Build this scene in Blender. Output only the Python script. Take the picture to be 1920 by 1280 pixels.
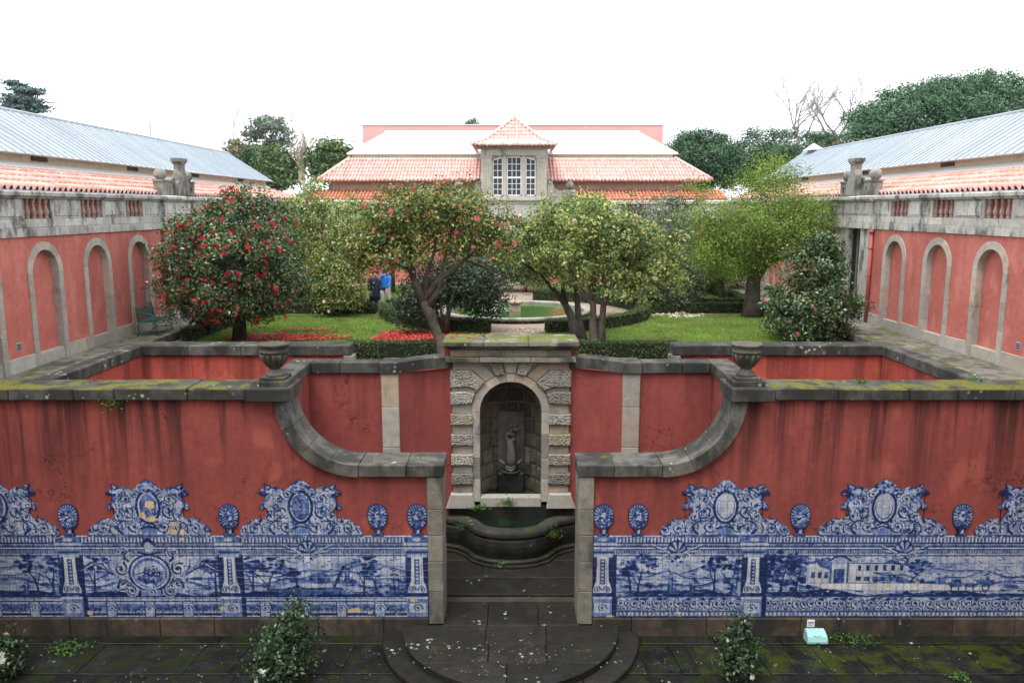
import bpy, math, random
import numpy as np
from mathutils import Vector, Matrix
for o in list(bpy.data.objects): bpy.data.objects.remove(o)
S=bpy.context.scene; COL=S.collection
PI=math.pi; R=math.radians
# ------------------------------------------------------------------ camera, sky, sun, exposure
cam=bpy.data.cameras.new('camera'); camo=bpy.data.objects.new('camera',cam); COL.objects.link(camo)
cam.sensor_width=36; cam.lens=36*1520/1920; cam.clip_start=.05; cam.clip_end=3000
CZ=8.62
camo.location=(0,0,CZ); camo.rotation_euler=(R(90-9.303),0,0); S.camera=camo
SUN_EL,SUN_AZ=R(66),R(205)      # soft glow through the cloud, high and from behind the camera's left
W=bpy.data.worlds.new('World'); S.world=W; W.use_nodes=True
wt=W.node_tree; wt.nodes.clear()
wo=wt.nodes.new('ShaderNodeOutputWorld'); wb=wt.nodes.new('ShaderNodeBackground'); ws=wt.nodes.new('ShaderNodeTexSky')
ws.sky_type='NISHITA'; ws.sun_disc=False; ws.sun_elevation=SUN_EL; ws.sun_rotation=SUN_AZ; ws.dust_density=4; ws.air_density=1.5
whs=wt.nodes.new('ShaderNodeHueSaturation'); whs.inputs['Saturation'].default_value=.12
wmx=wt.nodes.new('ShaderNodeMix'); wmx.data_type='RGBA'; wmx.inputs[0].default_value=.93
wt.links.new(ws.outputs[0],whs.inputs['Color']); wt.links.new(whs.outputs[0],wmx.inputs[6])
wmx.inputs[7].default_value=(7.6,7.9,8.3,1)         # closed cloud cover, the sky gradient only just showing through
wt.links.new(wmx.outputs[2],wb.inputs['Color']); wb.inputs['Strength'].default_value=.12
wt.links.new(wb.outputs[0],wo.inputs['Surface'])
sl=bpy.data.lights.new('sun','SUN'); so=bpy.data.objects.new('sun',sl); COL.objects.link(so)
sl.energy=1.5; sl.angle=R(28); sl.color=(1,.96,.9)
so.rotation_euler=Vector((-math.sin(SUN_AZ)*math.cos(SUN_EL),-math.cos(SUN_AZ)*math.cos(SUN_EL),-math.sin(SUN_EL))).to_track_quat('-Z','Y').to_euler()
so.location=(-20,-20,60)
vs=S.view_settings; vs.view_transform='Standard'; vs.look='None'; vs.gamma=1; vs.exposure=1.15; vs.use_curve_mapping=False
S.cycles.max_bounces=4; S.cycles.diffuse_bounces=3; S.cycles.glossy_bounces=2; S.cycles.transmission_bounces=3; S.cycles.transparent_max_bounces=4; S.cycles.volume_bounces=0
# ------------------------------------------------------------------ helpers
def tag(o,label=None,cat=None,group=None,kind=None):
    if label: o['label']=label
    if cat: o['category']=cat
    if group: o['group']=group
    if kind: o['kind']=kind
    return o
def link(name,data,parent=None,loc=(0,0,0),rz=0,mat=None):
    o=bpy.data.objects.new(name,data); COL.objects.link(o); o.location=loc
    if rz: o.rotation_euler=(0,0,rz)
    if parent is not None: o.parent=parent
    return o
def empty(name,loc=(0,0,0),label=None,cat=None,group=None,kind=None,rz=0):
    o=link(name,None,None,loc,rz); o.empty_display_size=.2
    return tag(o,label,cat,group,kind)
def clip_rect(poly,x0,x1,y0,y1):
    def clip(P,ax,lim,keep_less):
        out=[]
        for i in range(len(P)):
            a=P[i-1]; b=P[i]
            ia=(a[ax]<=lim) if keep_less else (a[ax]>=lim); ib=(b[ax]<=lim) if keep_less else (b[ax]>=lim)
            if ia!=ib:
                t=(lim-a[ax])/(b[ax]-a[ax]); out.append((a[0]+t*(b[0]-a[0]),a[1]+t*(b[1]-a[1])))
            if ib: out.append(b)
        return out
    for ax,lim,kl in ((0,x0,False),(0,x1,True),(1,y0,False),(1,y1,True)):
        if not poly: return []
        poly=clip(poly,ax,lim,kl)
    return poly
def area(P): return .5*sum(P[i-1][0]*P[i][1]-P[i][0]*P[i-1][1] for i in range(len(P)))
class MB:
    def __init__(s,T=None): s.v=[]; s.f=[]; s.T=T
    def add(s,vs,fs):
        n=len(s.v); s.v+= [s.T(*p) for p in vs] if s.T else list(vs)
        s.f+=[tuple(i+n for i in f) for f in fs]; return s
    def quad(s,a,b,c,d): return s.add([a,b,c,d],[(0,1,2,3)])
    def box(s,x0,x1,y0,y1,z0,z1):
        return s.add([(x0,y0,z0),(x1,y0,z0),(x1,y1,z0),(x0,y1,z0),(x0,y0,z1),(x1,y0,z1),(x1,y1,z1),(x0,y1,z1)],
            [(3,2,1,0),(4,5,6,7),(0,1,5,4),(1,2,6,5),(2,3,7,6),(3,0,4,7)])
    def cbox(s,x0,x1,y0,y1,z0,z1,c=.012,j=0):
        X=((x0,x1),(y0,y1),(z0,z1)); V=[]; idx={}
        rr=[random.uniform(-j,j) for _ in range(24)] if j else [0]*24
        for a in (0,1):
            for b in (0,1):
                for d in (0,1):
                    sg=(a,b,d)
                    for ax in range(3):
                        p=[X[k][sg[k]]+(0 if k==ax else (c if sg[k]==0 else -c)) for k in range(3)]
                        p[ax]+=rr[len(V)]*(1 if sg[ax] else -1); idx[sg+(ax,)]=len(V); V.append(tuple(p))
        F=[]
        for ax in range(3):
            o=[k for k in range(3) if k!=ax]
            for sd in (0,1):
                q=[]
                for (p,r) in ((0,0),(1,0),(1,1),(0,1)):
                    g=[0,0,0]; g[ax]=sd; g[o[0]]=p; g[o[1]]=r; q.append(idx[tuple(g)+(ax,)])
                F.append(tuple(q))
        for ax in range(3):
            o=[k for k in range(3) if k!=ax]
            for p in (0,1):
                for r in (0,1):
                    g0=[0,0,0]; g0[o[0]]=p; g0[o[1]]=r; g1=list(g0); g1[ax]=1
                    F.append((idx[tuple(g0)+(o[0],)],idx[tuple(g1)+(o[0],)],idx[tuple(g1)+(o[1],)],idx[tuple(g0)+(o[1],)]))
        for a in (0,1):
            for b in (0,1):
                for d in (0,1): F.append(tuple(idx[(a,b,d,k)] for k in range(3)))
        return s.add(V,F)
    def block(s,P,w0,w1,c=.012,M=lambda u,v,w:(u,v,w)):
        # polygon P in (u,v) from depth w0 (back) to w1 (front); the front edge is chamfered by c
        n=len(P); cu=sum(p[0] for p in P)/n; cv=sum(p[1] for p in P)/n
        def ins(p):
            d=math.hypot(p[0]-cu,p[1]-cv)+1e-6; k=max(0,1-1.3*c/d); return (cu+(p[0]-cu)*k,cv+(p[1]-cv)*k)
        sg=1 if w1>w0 else -1
        V=[M(p[0],p[1],w0) for p in P]+[M(p[0],p[1],w1-sg*c) for p in P]+[M(*ins(p),w1) for p in P]
        F=[tuple(range(n))[::-1],tuple(range(2*n,3*n))]
        for i in range(n):
            j=(i+1)%n; F+=[(i,j,n+j,n+i),(n+i,n+j,2*n+j,2*n+i)]
        return s.add(V,F)
    def prism(s,P,a,b,M=lambda u,v,w:(u,v,w)):
        n=len(P); V=[M(p[0],p[1],a) for p in P]+[M(p[0],p[1],b) for p in P]
        return s.add(V,[tuple(range(n))[::-1],tuple(range(n,2*n))]+[(i,(i+1)%n,n+(i+1)%n,n+i) for i in range(n)])
    def loft(s,rings,closed=True,caps=True):
        n=len(rings[0]); V=[p for r in rings for p in r]; F=[]
        for k in range(len(rings)-1):
            for i in range(n if closed else n-1):
                j=(i+1)%n; F.append((k*n+i,k*n+j,(k+1)*n+j,(k+1)*n+i))
        if caps: F+=[tuple(range(n))[::-1],tuple(range((len(rings)-1)*n,len(rings)*n))]
        return s.add(V,F)
    def lathe(s,prof,n=16,c=(0,0,0)):
        return s.loft([[(c[0]+r*math.cos(2*PI*i/n),c[1]+r*math.sin(2*PI*i/n),c[2]+z) for i in range(n)] for r,z in prof])
    def ball(s,c,r,n=14,m=9,sx=1,sy=1,sz=1):
        return s.loft([[(c[0]+sx*r*math.sin(a)*math.cos(2*PI*i/n),c[1]+sy*r*math.sin(a)*math.sin(2*PI*i/n),c[2]-sz*r*math.cos(a)) for i in range(n)] for a in [.08+(PI-.16)*k/m for k in range(m+1)]])
    def tube(s,pts,rad,n=6,caps=True):
        pts=[Vector(p) for p in pts]; m=len(pts)
        if not hasattr(rad,'__len__'): rad=[rad]*m
        t0=(pts[1]-pts[0]).normalized(); up=Vector((0,0,1)) if abs(t0.z)<.9 else Vector((1,0,0))
        a=t0.cross(up).normalized(); rings=[]
        for k in range(m):
            t=(pts[min(k+1,m-1)]-pts[max(k-1,0)]).normalized(); a=(a-t*a.dot(t)).normalized(); b=t.cross(a)
            rings.append([tuple(pts[k]+rad[k]*(math.cos(2*PI*i/n)*a+math.sin(2*PI*i/n)*b)) for i in range(n)])
        return s.loft(rings,True,caps)
    def mesh(s,name,mat=None,smooth=False):
        me=bpy.data.meshes.new(name); me.from_pydata(s.v,[],s.f); me.update()
        if mat: me.materials.append(mat)
        if smooth: me.polygons.foreach_set('use_smooth',[True]*len(me.polygons))
        return me
    def obj(s,name,mat,parent=None,smooth=False,label=None,cat=None,group=None,kind=None):
        return tag(link(name,s.mesh(name,mat,smooth),parent),label,cat,group,kind)
def fastmesh(name,V,k,mat,smooth=False):
    # V: (n*k,3) array, every k vertices one face
    V=np.ascontiguousarray(V,dtype=np.float32); n=len(V)//k
    me=bpy.data.meshes.new(name); me.vertices.add(len(V)); me.vertices.foreach_set('co',V.ravel())
    me.loops.add(n*k); me.loops.foreach_set('vertex_index',np.arange(n*k,dtype=np.int32))
    me.polygons.add(n); me.polygons.foreach_set('loop_start',np.arange(0,n*k,k,dtype=np.int32))
    me.update(calc_edges=True); me.materials.append(mat)
    return me
def copy_tree(root,loc,rz=None,label=None,group=None):
    r=root.copy(); COL.objects.link(r); r.location=loc
    if rz is not None: r.rotation_euler=(0,0,rz)
    if label: r['label']=label
    if group: r['group']=group
    for ch in list(root.children):
        c=ch.copy(); COL.objects.link(c); c.parent=r
        for g in list(ch.children):
            d=g.copy(); COL.objects.link(d); d.parent=c
    return r
def pieces(a,b,mean,rng=random,gap=.0,jit=.25):
    n=max(1,round((b-a)/mean)); xs=[a+(b-a)*(i+(rng.uniform(-jit,jit) if 0<i<n else 0))/n for i in range(n+1)]
    return [(xs[i]+gap/2,xs[i+1]-gap/2) for i in range(n)]
# ------------------------------------------------------------------ materials
class NT:
    def __init__(s,name):
        s.m=bpy.data.materials.new(name); s.m.use_nodes=True; s.t=s.m.node_tree; s.t.nodes.clear()
        s.out=s.n('ShaderNodeOutputMaterial'); g=s.n('ShaderNodeNewGeometry'); s.pos=g.outputs['Position']; s.nor=g.outputs['Normal']; s.isl=g.outputs['Random Per Island']
        s.xyz=s.n('ShaderNodeSeparateXYZ',I={0:s.pos}).outputs; s.nz=s.n('ShaderNodeSeparateXYZ',I={0:s.nor}).outputs[2]
        s.rnd=s.n('ShaderNodeObjectInfo').outputs['Random']
    def n(s,ty,P={},I={}):
        k=s.t.nodes.new(ty)
        for a,b in P.items(): setattr(k,a,b)
        for a,b in I.items(): s.set(k.inputs[a],b)
        return k
    def set(s,sock,v):
        if isinstance(v,bpy.types.NodeSocket): s.t.links.new(v,sock)
        else:
            if hasattr(v,'__len__') and len(v)==3 and sock.type=='RGBA': v=tuple(v)+(1,)
            sock.default_value=v
    def math(s,op,a,b=0.,c=False): return s.n('ShaderNodeMath',{'operation':op,'use_clamp':c},{0:a,1:b}).outputs[0]
    def mix(s,f,a,b,mode='MIX'):
        k=s.n('ShaderNodeMix',{'data_type':'RGBA','blend_type':mode}); s.set(k.inputs[0],f); s.set(k.inputs[6],a); s.set(k.inputs[7],b); return k.outputs[2]
    def vec(s,scale,src=None,off=(0,0,0)):
        return s.n('ShaderNodeMapping',I={0:src or s.pos,'Scale':scale if hasattr(scale,'__len__') else (scale,)*3,'Location':off}).outputs[0]
    def noise(s,scale,d=3,r=.55,dist=0,off=(0,0,0),src=None):
        return s.n('ShaderNodeTexNoise',I={'Vector':s.vec(scale,src,off),'Scale':1,'Detail':d,'Roughness':r,'Distortion':dist}).outputs[0]
    def voro(s,scale,feat='F1',out='Distance',src=None):
        return s.n('ShaderNodeTexVoronoi',{'feature':feat},{'Vector':s.vec(scale,src),'Scale':1}).outputs[out]
    def ramp(s,f,st,interp='LINEAR'):
        k=s.n('ShaderNodeValToRGB'); k.color_ramp.interpolation=interp; e=k.color_ramp.elements
        while len(e)<len(st): e.new(.5)
        for el,(p,c) in zip(e,st): el.position=p; el.color=tuple(c)+(1,) if hasattr(c,'__len__') else (c,c,c,1)
        s.set(k.inputs[0],f); return k.outputs[0]
    def step(s,f,a,b): return s.n('ShaderNodeMapRange',{'interpolation_type':'SMOOTHSTEP'},{0:f,1:a,2:b,3:0.,4:1.}).outputs[0]
    def bump(s,h,st=.4,d=.02,nor=None):
        I={'Strength':st,'Distance':d,'Height':h}
        if nor is not None: I['Normal']=nor
        return s.n('ShaderNodeBump',I=I).outputs[0]
    def bsdf(s,col,rough=.8,nor=None,metal=0,spec=.3,**kw):
        I={'Base Color':col,'Roughness':rough,'Metallic':metal,'Specular IOR Level':spec}
        if nor is not None: I['Normal']=nor
        I.update(kw); return s.n('ShaderNodeBsdfPrincipled',I=I).outputs[0]
    def done(s,sh): s.t.links.new(sh,s.out.inputs[0]); return s.m
def stone(name,c0,c1,dark=.3,lichen=.2,moss=0.,bump=.4,rough=.85,blot=1.6,warm=.0,rand=.35,mosscol=(.13,.15,.02)):
    t=NT(name); f=t.noise((5,5,5),4); c=t.ramp(f,[(.3,c0),(.7,c1)])
    sp=t.noise(95,2,.7); c=t.mix(1,c,t.ramp(sp,[(.3,.62),(.72,1.3)]),'MULTIPLY')
    c=t.mix(1,c,t.ramp(t.rnd,[(0,1-rand),(1,1+rand*.7)]),'MULTIPLY')
    if warm: c=t.mix(t.math('MULTIPLY',t.step(t.math('FRACT',t.math('MULTIPLY',t.rnd,7.3)),.55,.9),warm),c,t.mix(1,c,(1.25,.95,.62),'MULTIPLY'))
    d=t.noise((blot,blot,blot*.45),5,.62); dk=t.math('MULTIPLY',t.step(d,.62-.3*dark,.75-.2*dark),min(1,.45+dark*.6))
    c=t.mix(dk,c,(.022,.023,.022))
    if lichen:
        v=t.voro(8); sel=t.math('MULTIPLY',t.step(t.noise(1.7,3),.66-.22*lichen,.74-.2*lichen),.75)
        l=t.math('MULTIPLY',t.step(t.math('ADD',v,t.math('MULTIPLY',t.noise(40,2),.2)),.42,.33),sel)
        c=t.mix(l,c,t.ramp(t.noise(3),[(.42,(.42,.44,.38)),(.62,(.5,.5,.42)),(.7,(.42,.3,.06))]))
    if moss:
        mm=t.math('MULTIPLY',t.step(t.nz,.35,.8),t.step(t.noise(1.9,5,.65),.66-.3*moss,.74-.25*moss))
        c=t.mix(mm,c,t.ramp(t.noise(22,3),[(.3,tuple(.35*k for k in mosscol)),(.7,mosscol)]))
    h=t.math('ADD',t.math('MULTIPLY',sp,.5),t.noise(28,4))
    return t.done(t.bsdf(c,rough,t.bump(h,bump,.02)))
def plaster(name,c,c2,streak=0.,ztop=5.,cracks=.0,patch=.3,bright=None):
    t=NT(name); k=t.mix(t.step(t.noise(.8,4),.35,.7),c,c2)
    k=t.mix(1,k,t.ramp(t.noise(7,4),[(.3,.88),(.7,1.1)]),'MULTIPLY')
    if bright:
        b=t.math('MULTIPLY',t.step(t.noise((2.2,2.2,1.3),2,.4),.56,.70),patch); k=t.mix(b,k,bright)
    if streak:
        x=t.noise((2.4,2.4,.13),4,.65); x2=t.noise((9,9,.25),3,.6)
        top=t.n('ShaderNodeMapRange',I={0:t.xyz[2],1:ztop-2.4,2:ztop,3:.12,4:1.}).outputs[0]
        a=t.math('MULTIPLY',t.step(x,.44,.64),top); b=t.math('MULTIPLY',t.step(x2,.56,.74),t.math('MULTIPLY',top,top))
        k=t.mix(t.math('MULTIPLY',t.math('MAXIMUM',a,b),streak),k,(.035,.016,.014))
    if cracks:
        e=t.n('ShaderNodeTexVoronoi',{'feature':'DISTANCE_TO_EDGE'},{'Vector':t.n('ShaderNodeVectorMath',{'operation':'ADD'},{0:t.vec((.55,.55,.5)),1:t.n('ShaderNodeTexNoise',I={'Vector':t.vec(3.),'Scale':1,'Detail':4}).outputs['Color']}).outputs[0],'Scale':1}).outputs[0]
        m=t.math('MULTIPLY',t.step(e,.011,.004),t.step(t.noise(.6,2),.52,.6)); k=t.mix(t.math('MULTIPLY',m,cracks),k,(.03,.015,.012))
    h=t.math('ADD',t.noise(60,3),t.math('MULTIPLY',t.noise(4,3),2.))
    return t.done(t.bsdf(k,.9,t.bump(h,.25,.015),spec=.15))
def plain(name,c,rough=.6,metal=0,var=.15,ns=9,bump=0,spec=.3):
    t=NT(name); k=t.mix(1,c,t.ramp(t.noise(ns,3),[(.3,1-var),(.7,1+var)]),'MULTIPLY')
    k=t.mix(1,k,t.ramp(t.rnd,[(0,1-var*.7),(1,1+var*.7)]),'MULTIPLY')
    return t.done(t.bsdf(k,rough,t.bump(t.noise(40,3),bump,.01) if bump else None,metal,spec))
def leafmat(name,cols,rough=.42,trans=.25,spec=.35,patch=None):
    t=NT(name); n=len(cols); k=t.ramp(t.isl,[(i/max(1,n-1),c) for i,c in enumerate(cols)])
    k=t.mix(1,k,t.ramp(t.noise(.9,2),[(.3,.72),(.7,1.25)]),'MULTIPLY')
    if patch: k=t.mix(t.math('MULTIPLY',t.step(t.noise(.7,4,.6),.5,.68),.6),k,patch)
    b=t.bsdf(k,rough,spec=spec); tr=t.n('ShaderNodeBsdfTranslucent',I={'Color':t.mix(1,k,(1.2,1.35,.6),'MULTIPLY')}).outputs[0]
    return t.done(t.n('ShaderNodeMixShader',I={0:trans,1:b,2:tr}).outputs[0])
RED=(.40,.088,.075)
m_red_front=plaster('red_plaster_weathered',(.268,.064,.056),(.215,.052,.047),streak=.95,ztop=4.95,cracks=.8,patch=.42,bright=(.46,.125,.085))
m_red_mid=plaster('red_plaster_exedra',(.285,.068,.061),(.24,.060,.055),streak=.34,ztop=4.95,cracks=.9,patch=.2,bright=(.45,.12,.1))
m_red_pit=plaster('red_plaster_pit',(.44,.085,.062),(.36,.075,.06),streak=.55,ztop=4.95,patch=.4,bright=(.6,.16,.09))
m_red_wing=plaster('red_plaster_wing',(.52,.168,.138),(.44,.13,.107),streak=.16,ztop=7.9,patch=.55,bright=(.58,.23,.19))
m_gran=stone('granite_pale',(.30,.28,.25),(.40,.375,.335),dark=.12,lichen=.1,warm=.5)
m_granw=stone('granite_wing',(.36,.335,.30),(.46,.43,.39),dark=.14,lichen=.12,warm=.25,rand=.18)
m_parap=stone('granite_parapet',(.40,.385,.36),(.56,.54,.50),dark=.46,lichen=.3,rand=.22,blot=2.6)
m_parapb=stone('granite_back_parapet',(.48,.46,.42),(.58,.56,.52),dark=.08,lichen=.1,rand=.12)
m_balu=stone('baluster_stone_reddish',(.30,.19,.165),(.42,.29,.255),dark=.2,lichen=0,rand=.2)
m_cope=stone('granite_coping_blackened',(.06,.058,.052),(.125,.118,.105),dark=.8,lichen=.36,moss=.22,bump=.6,rand=.3)
m_copem=stone('granite_coping_mossy',(.05,.050,.042),(.11,.106,.092),dark=.8,lichen=.3,moss=.72,bump=.6,rand=.3,mosscol=(.16,.155,.02))
m_curve=stone('granite_swept_coping',(.085,.081,.072),(.16,.15,.132),dark=.66,lichen=.3,moss=.05,bump=.6,rand=.2)
m_pier=stone('granite_pier',(.16,.15,.125),(.27,.25,.212),dark=.36,lichen=.15,bump=.5,rand=.25)
m_plinth=stone('granite_plinth_damp',(.055,.040,.029),(.105,.078,.057),dark=.7,lichen=.05,bump=.5,rand=.35)
m_rust=stone('granite_rusticated',(.27,.25,.215),(.40,.375,.33),dark=.3,lichen=.05,bump=.5,warm=.45,rand=.3)
m_nich=stone('granite_niche_rubble',(.075,.066,.055),(.15,.132,.108),dark=.45,lichen=0,bump=.6,warm=.5,rand=.4)  # albedo lowered: the hollow's shade is put into the stone colour
m_mort=plain('lime_mortar',(.16,.145,.12),.95,var=.3)
m_ncorn=stone('granite_niche_cornice',(.15,.142,.12),(.25,.236,.20),dark=.62,lichen=.45,moss=.8,bump=.5,mosscol=(.16,.18,.03))
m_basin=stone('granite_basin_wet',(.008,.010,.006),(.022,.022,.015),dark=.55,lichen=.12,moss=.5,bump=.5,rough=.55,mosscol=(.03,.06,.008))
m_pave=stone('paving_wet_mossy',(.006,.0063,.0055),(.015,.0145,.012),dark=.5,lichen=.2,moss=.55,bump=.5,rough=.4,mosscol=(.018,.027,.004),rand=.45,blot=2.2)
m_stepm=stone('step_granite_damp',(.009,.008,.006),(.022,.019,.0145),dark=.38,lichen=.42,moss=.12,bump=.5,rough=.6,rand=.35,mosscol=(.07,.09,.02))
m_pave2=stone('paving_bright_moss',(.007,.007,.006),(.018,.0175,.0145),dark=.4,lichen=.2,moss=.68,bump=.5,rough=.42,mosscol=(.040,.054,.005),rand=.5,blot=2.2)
m_flag=stone('terrace_flag_mossy',(.12,.112,.095),(.21,.197,.168),dark=.5,lichen=.35,moss=.5,bump=.5,rand=.3,mosscol=(.12,.13,.02))
m_urn=stone('urn_stone',(.075,.072,.058),(.14,.133,.11),dark=.5,lichen=.3,moss=.1,bump=.4)
m_final=stone('finial_stone',(.22,.21,.185),(.34,.325,.29),dark=.52,lichen=.4,rand=.15)
m_dorm=stone('dormer_stone',(.42,.39,.335),(.54,.505,.445),dark=.22,lichen=.05,rand=.1,blot=2.2)
m_band=stone('eaves_stone_band',(.40,.30,.25),(.48,.37,.31),dark=.05,lichen=0,rand=.08)
m_cream=plaster('cream_render',(.62,.56,.42),(.55,.50,.40),patch=.0)
m_white=plain('white_flashing',(.80,.80,.79),.6,var=.06)
m_lead=plain('lead_flashing',(.45,.47,.55),.45,.3)
m_pink=plaster('pink_render',(.66,.38,.36),(.62,.35,.33))
def terracotta(name,c0,c1,c2):
    t=NT(name); k=t.ramp(t.math('FRACT',t.math('ADD',t.rnd,t.isl)),[(0,c0),(.5,c1),(1,c2)])
    k=t.mix(1,k,t.ramp(t.noise(6,4),[(.3,.8),(.7,1.15)]),'MULTIPLY'); k=t.mix(t.math('MULTIPLY',t.step(t.noise(1.3,4),.6,.72),.35),k,(.30,.22,.18))
    return t.done(t.bsdf(k,.8,t.bump(t.noise(50,2),.2,.01)))
m_terr=terracotta('terracotta_wing',(.58,.29,.235),(.65,.37,.31),(.69,.45,.39))
m_terrb=terracotta('terracotta_pavilion',(.58,.28,.235),(.67,.39,.34),(.73,.51,.47))
m_terro=terracotta('terracotta_orange',(.52,.17,.11),(.58,.22,.14),(.58,.27,.19))
m_metal=plain('standing_seam_metal',(.38,.42,.455),.5,.1,var=.14,ns=.5)
m_seam=plain('seam_shadowed_metal',(.27,.315,.365),.5,.1,var=.1)  # darker rib colour: joint dirt, plus rib shading painted in
m_metalw=plain('pale_metal_roof',(.82,.83,.84),.4,.0,var=.04,ns=.8)
m_dark=plain('dark_void',(.012,.012,.012),.9)
m_glass=NT('window_glass'); m_glass=m_glass.done(m_glass.bsdf((.05,.055,.075),.12,spec=.5))
m_frame=plain('white_paint',(.80,.80,.80),.5,var=.03)
m_pipe=plain('red_painted_pipe',(.36,.085,.08),.5)
m_iron=plain('green_painted_iron',(.022,.105,.088),.45,var=.25,ns=20)
m_bark=stone('bark_grey',(.055,.046,.036),(.12,.10,.078),dark=.35,lichen=.35,bump=.9,rand=.1)
m_barkd=stone('bark_dark',(.028,.024,.02),(.06,.052,.042),dark=.2,lichen=.05,bump=.8,rand=.1)
m_barkf=plain('bark_far',(.20,.17,.16),.9)
# ------------------------------------------------------------------ ground sheets
random.seed(3)
m_earth=plain('earth',(.11,.095,.075),.95,var=.35,ns=2,bump=.5)
m_gravel=NT('gravel_path'); t=m_gravel
k=t.ramp(t.noise(30,3),[(.3,(.20,.155,.115)),(.7,(.33,.27,.21))]); k=t.mix(t.step(t.noise(.7,4),.45,.7),k,(.27,.16,.10))
k=t.mix(t.step(t.noise(1.6,4),.6,.7),k,(.07,.065,.05)); m_gravel=t.done(t.bsdf(k,.95,t.bump(t.noise(60,3),.6,.02)))
MC=-.03                                    # x of the axis the court is built about
b=MB(); G0=4.40
b.quad((-900,21,G0),(900,21,G0),(900,1500,G0),(-900,1500,G0)); b.quad((-900,-600,G0),(-14,-600,G0),(-14,21,G0),(-900,21,G0)); b.quad((14,-600,G0),(900,-600,G0),(900,21,G0),(14,21,G0)); b.quad((-14,-600,G0),(14,-600,G0),(14,-26,G0),(-14,-26,G0))
b.obj('ground',m_earth,kind='structure',label='bare earth around the garden and beyond the buildings')
court=MB().quad((-13.9,-.6,-.03),(13.9,-.6,-.03),(13.9,20.9,-.03),(-13.9,20.9,-.03)).obj('court_floor',m_earth,kind='structure',label='dark damp sunken court in front of the tiled walls')
rows=[(12.2,12.85,1.3),(12.87,13.98,1.25),(14.02,15.05,.62),(15.07,15.4,1.4)]
for (y0,y1,ln) in rows:
    for sd in (-1,1):
        for (x0,x1) in pieces(1.2,10.9,ln*(1.6 if sd<0 else 1),gap=.009):
            x0_,x1_=(x0,x1) if sd>0 else (-x1,-x0)
            if y0>13 and y1<15.2:                          # skewed joints
                k=.10*(1 if sd>0 else -1)
                P=[(x0_+k*.5,y0),(x1_+k*.5,y0),(x1_-k*.5,y1),(x0_-k*.5,y1)]
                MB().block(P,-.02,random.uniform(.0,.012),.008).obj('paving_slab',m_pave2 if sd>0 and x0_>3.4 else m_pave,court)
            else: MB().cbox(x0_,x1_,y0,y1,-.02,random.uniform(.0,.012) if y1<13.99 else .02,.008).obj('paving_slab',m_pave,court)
# semicircular steps, threshold and inner floor
sc=(MC,15.34)
def disc(r,y1): return [(sc[0]+r*math.cos(a),sc[1]+r*math.sin(a)) for a in [PI+PI*i/40 for i in range(41)]]
st=empty('entrance_steps',(0,0,0),'two dark semicircular granite steps below the gap between tiled walls','steps')
for (r,z0,z1,cuts) in ((2.58,-.01,.135,[(-9,-1.2),(-1.2,.1),(.1,1.3),(1.3,9)]),(2.17,.136,.272,None)):
    D=disc(r,0)
    if cuts:
        for (x0,x1) in cuts:
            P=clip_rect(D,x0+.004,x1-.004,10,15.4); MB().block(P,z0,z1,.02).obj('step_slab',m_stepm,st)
    else:
        for (y0,y1,xc) in ((14.62,15.34,[-9,-.52,.68,9]),(13.95,14.62,[-9,-.45,.65,9]),(13.0,13.95,[-9,-.1,9])):
            for i in range(len(xc)-1):
                P=clip_rect(D,xc[i]+.005,xc[i+1]-.005,y0+.005,y1-.005)
                if len(P)>2: MB().block(P,z0,z1+random.uniform(-.003,.003),.012).obj('step_slab',m_stepm,st)
inner=MB().box(-4.6,4.6,16.36,20.4,-.02,.36).obj('passage_floor',m_earth,kind='structure',label='damp flagged floor between the tiled walls and the fountain')
for (x0,x1) in ((-1.40,-.5),(-.5,.55),(.55,1.36)):
    MB().cbox(x0+.005,x1-.005,15.345,16.34,.02,.272+random.uniform(-.004,.004),.01).obj('threshold_slab',m_stepm,inner)
for y0,y1 in ((16.36,17.2),(17.2,18.1),(18.1,19.0)):
    for (x0,x1) in pieces(-4.5,4.5,1.3,gap=.012): MB().cbox(x0,x1,y0+.005,y1-.005,.3,.42+random.uniform(-.005,.005),.01).obj('paving_slab',m_stepm,inner)
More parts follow.
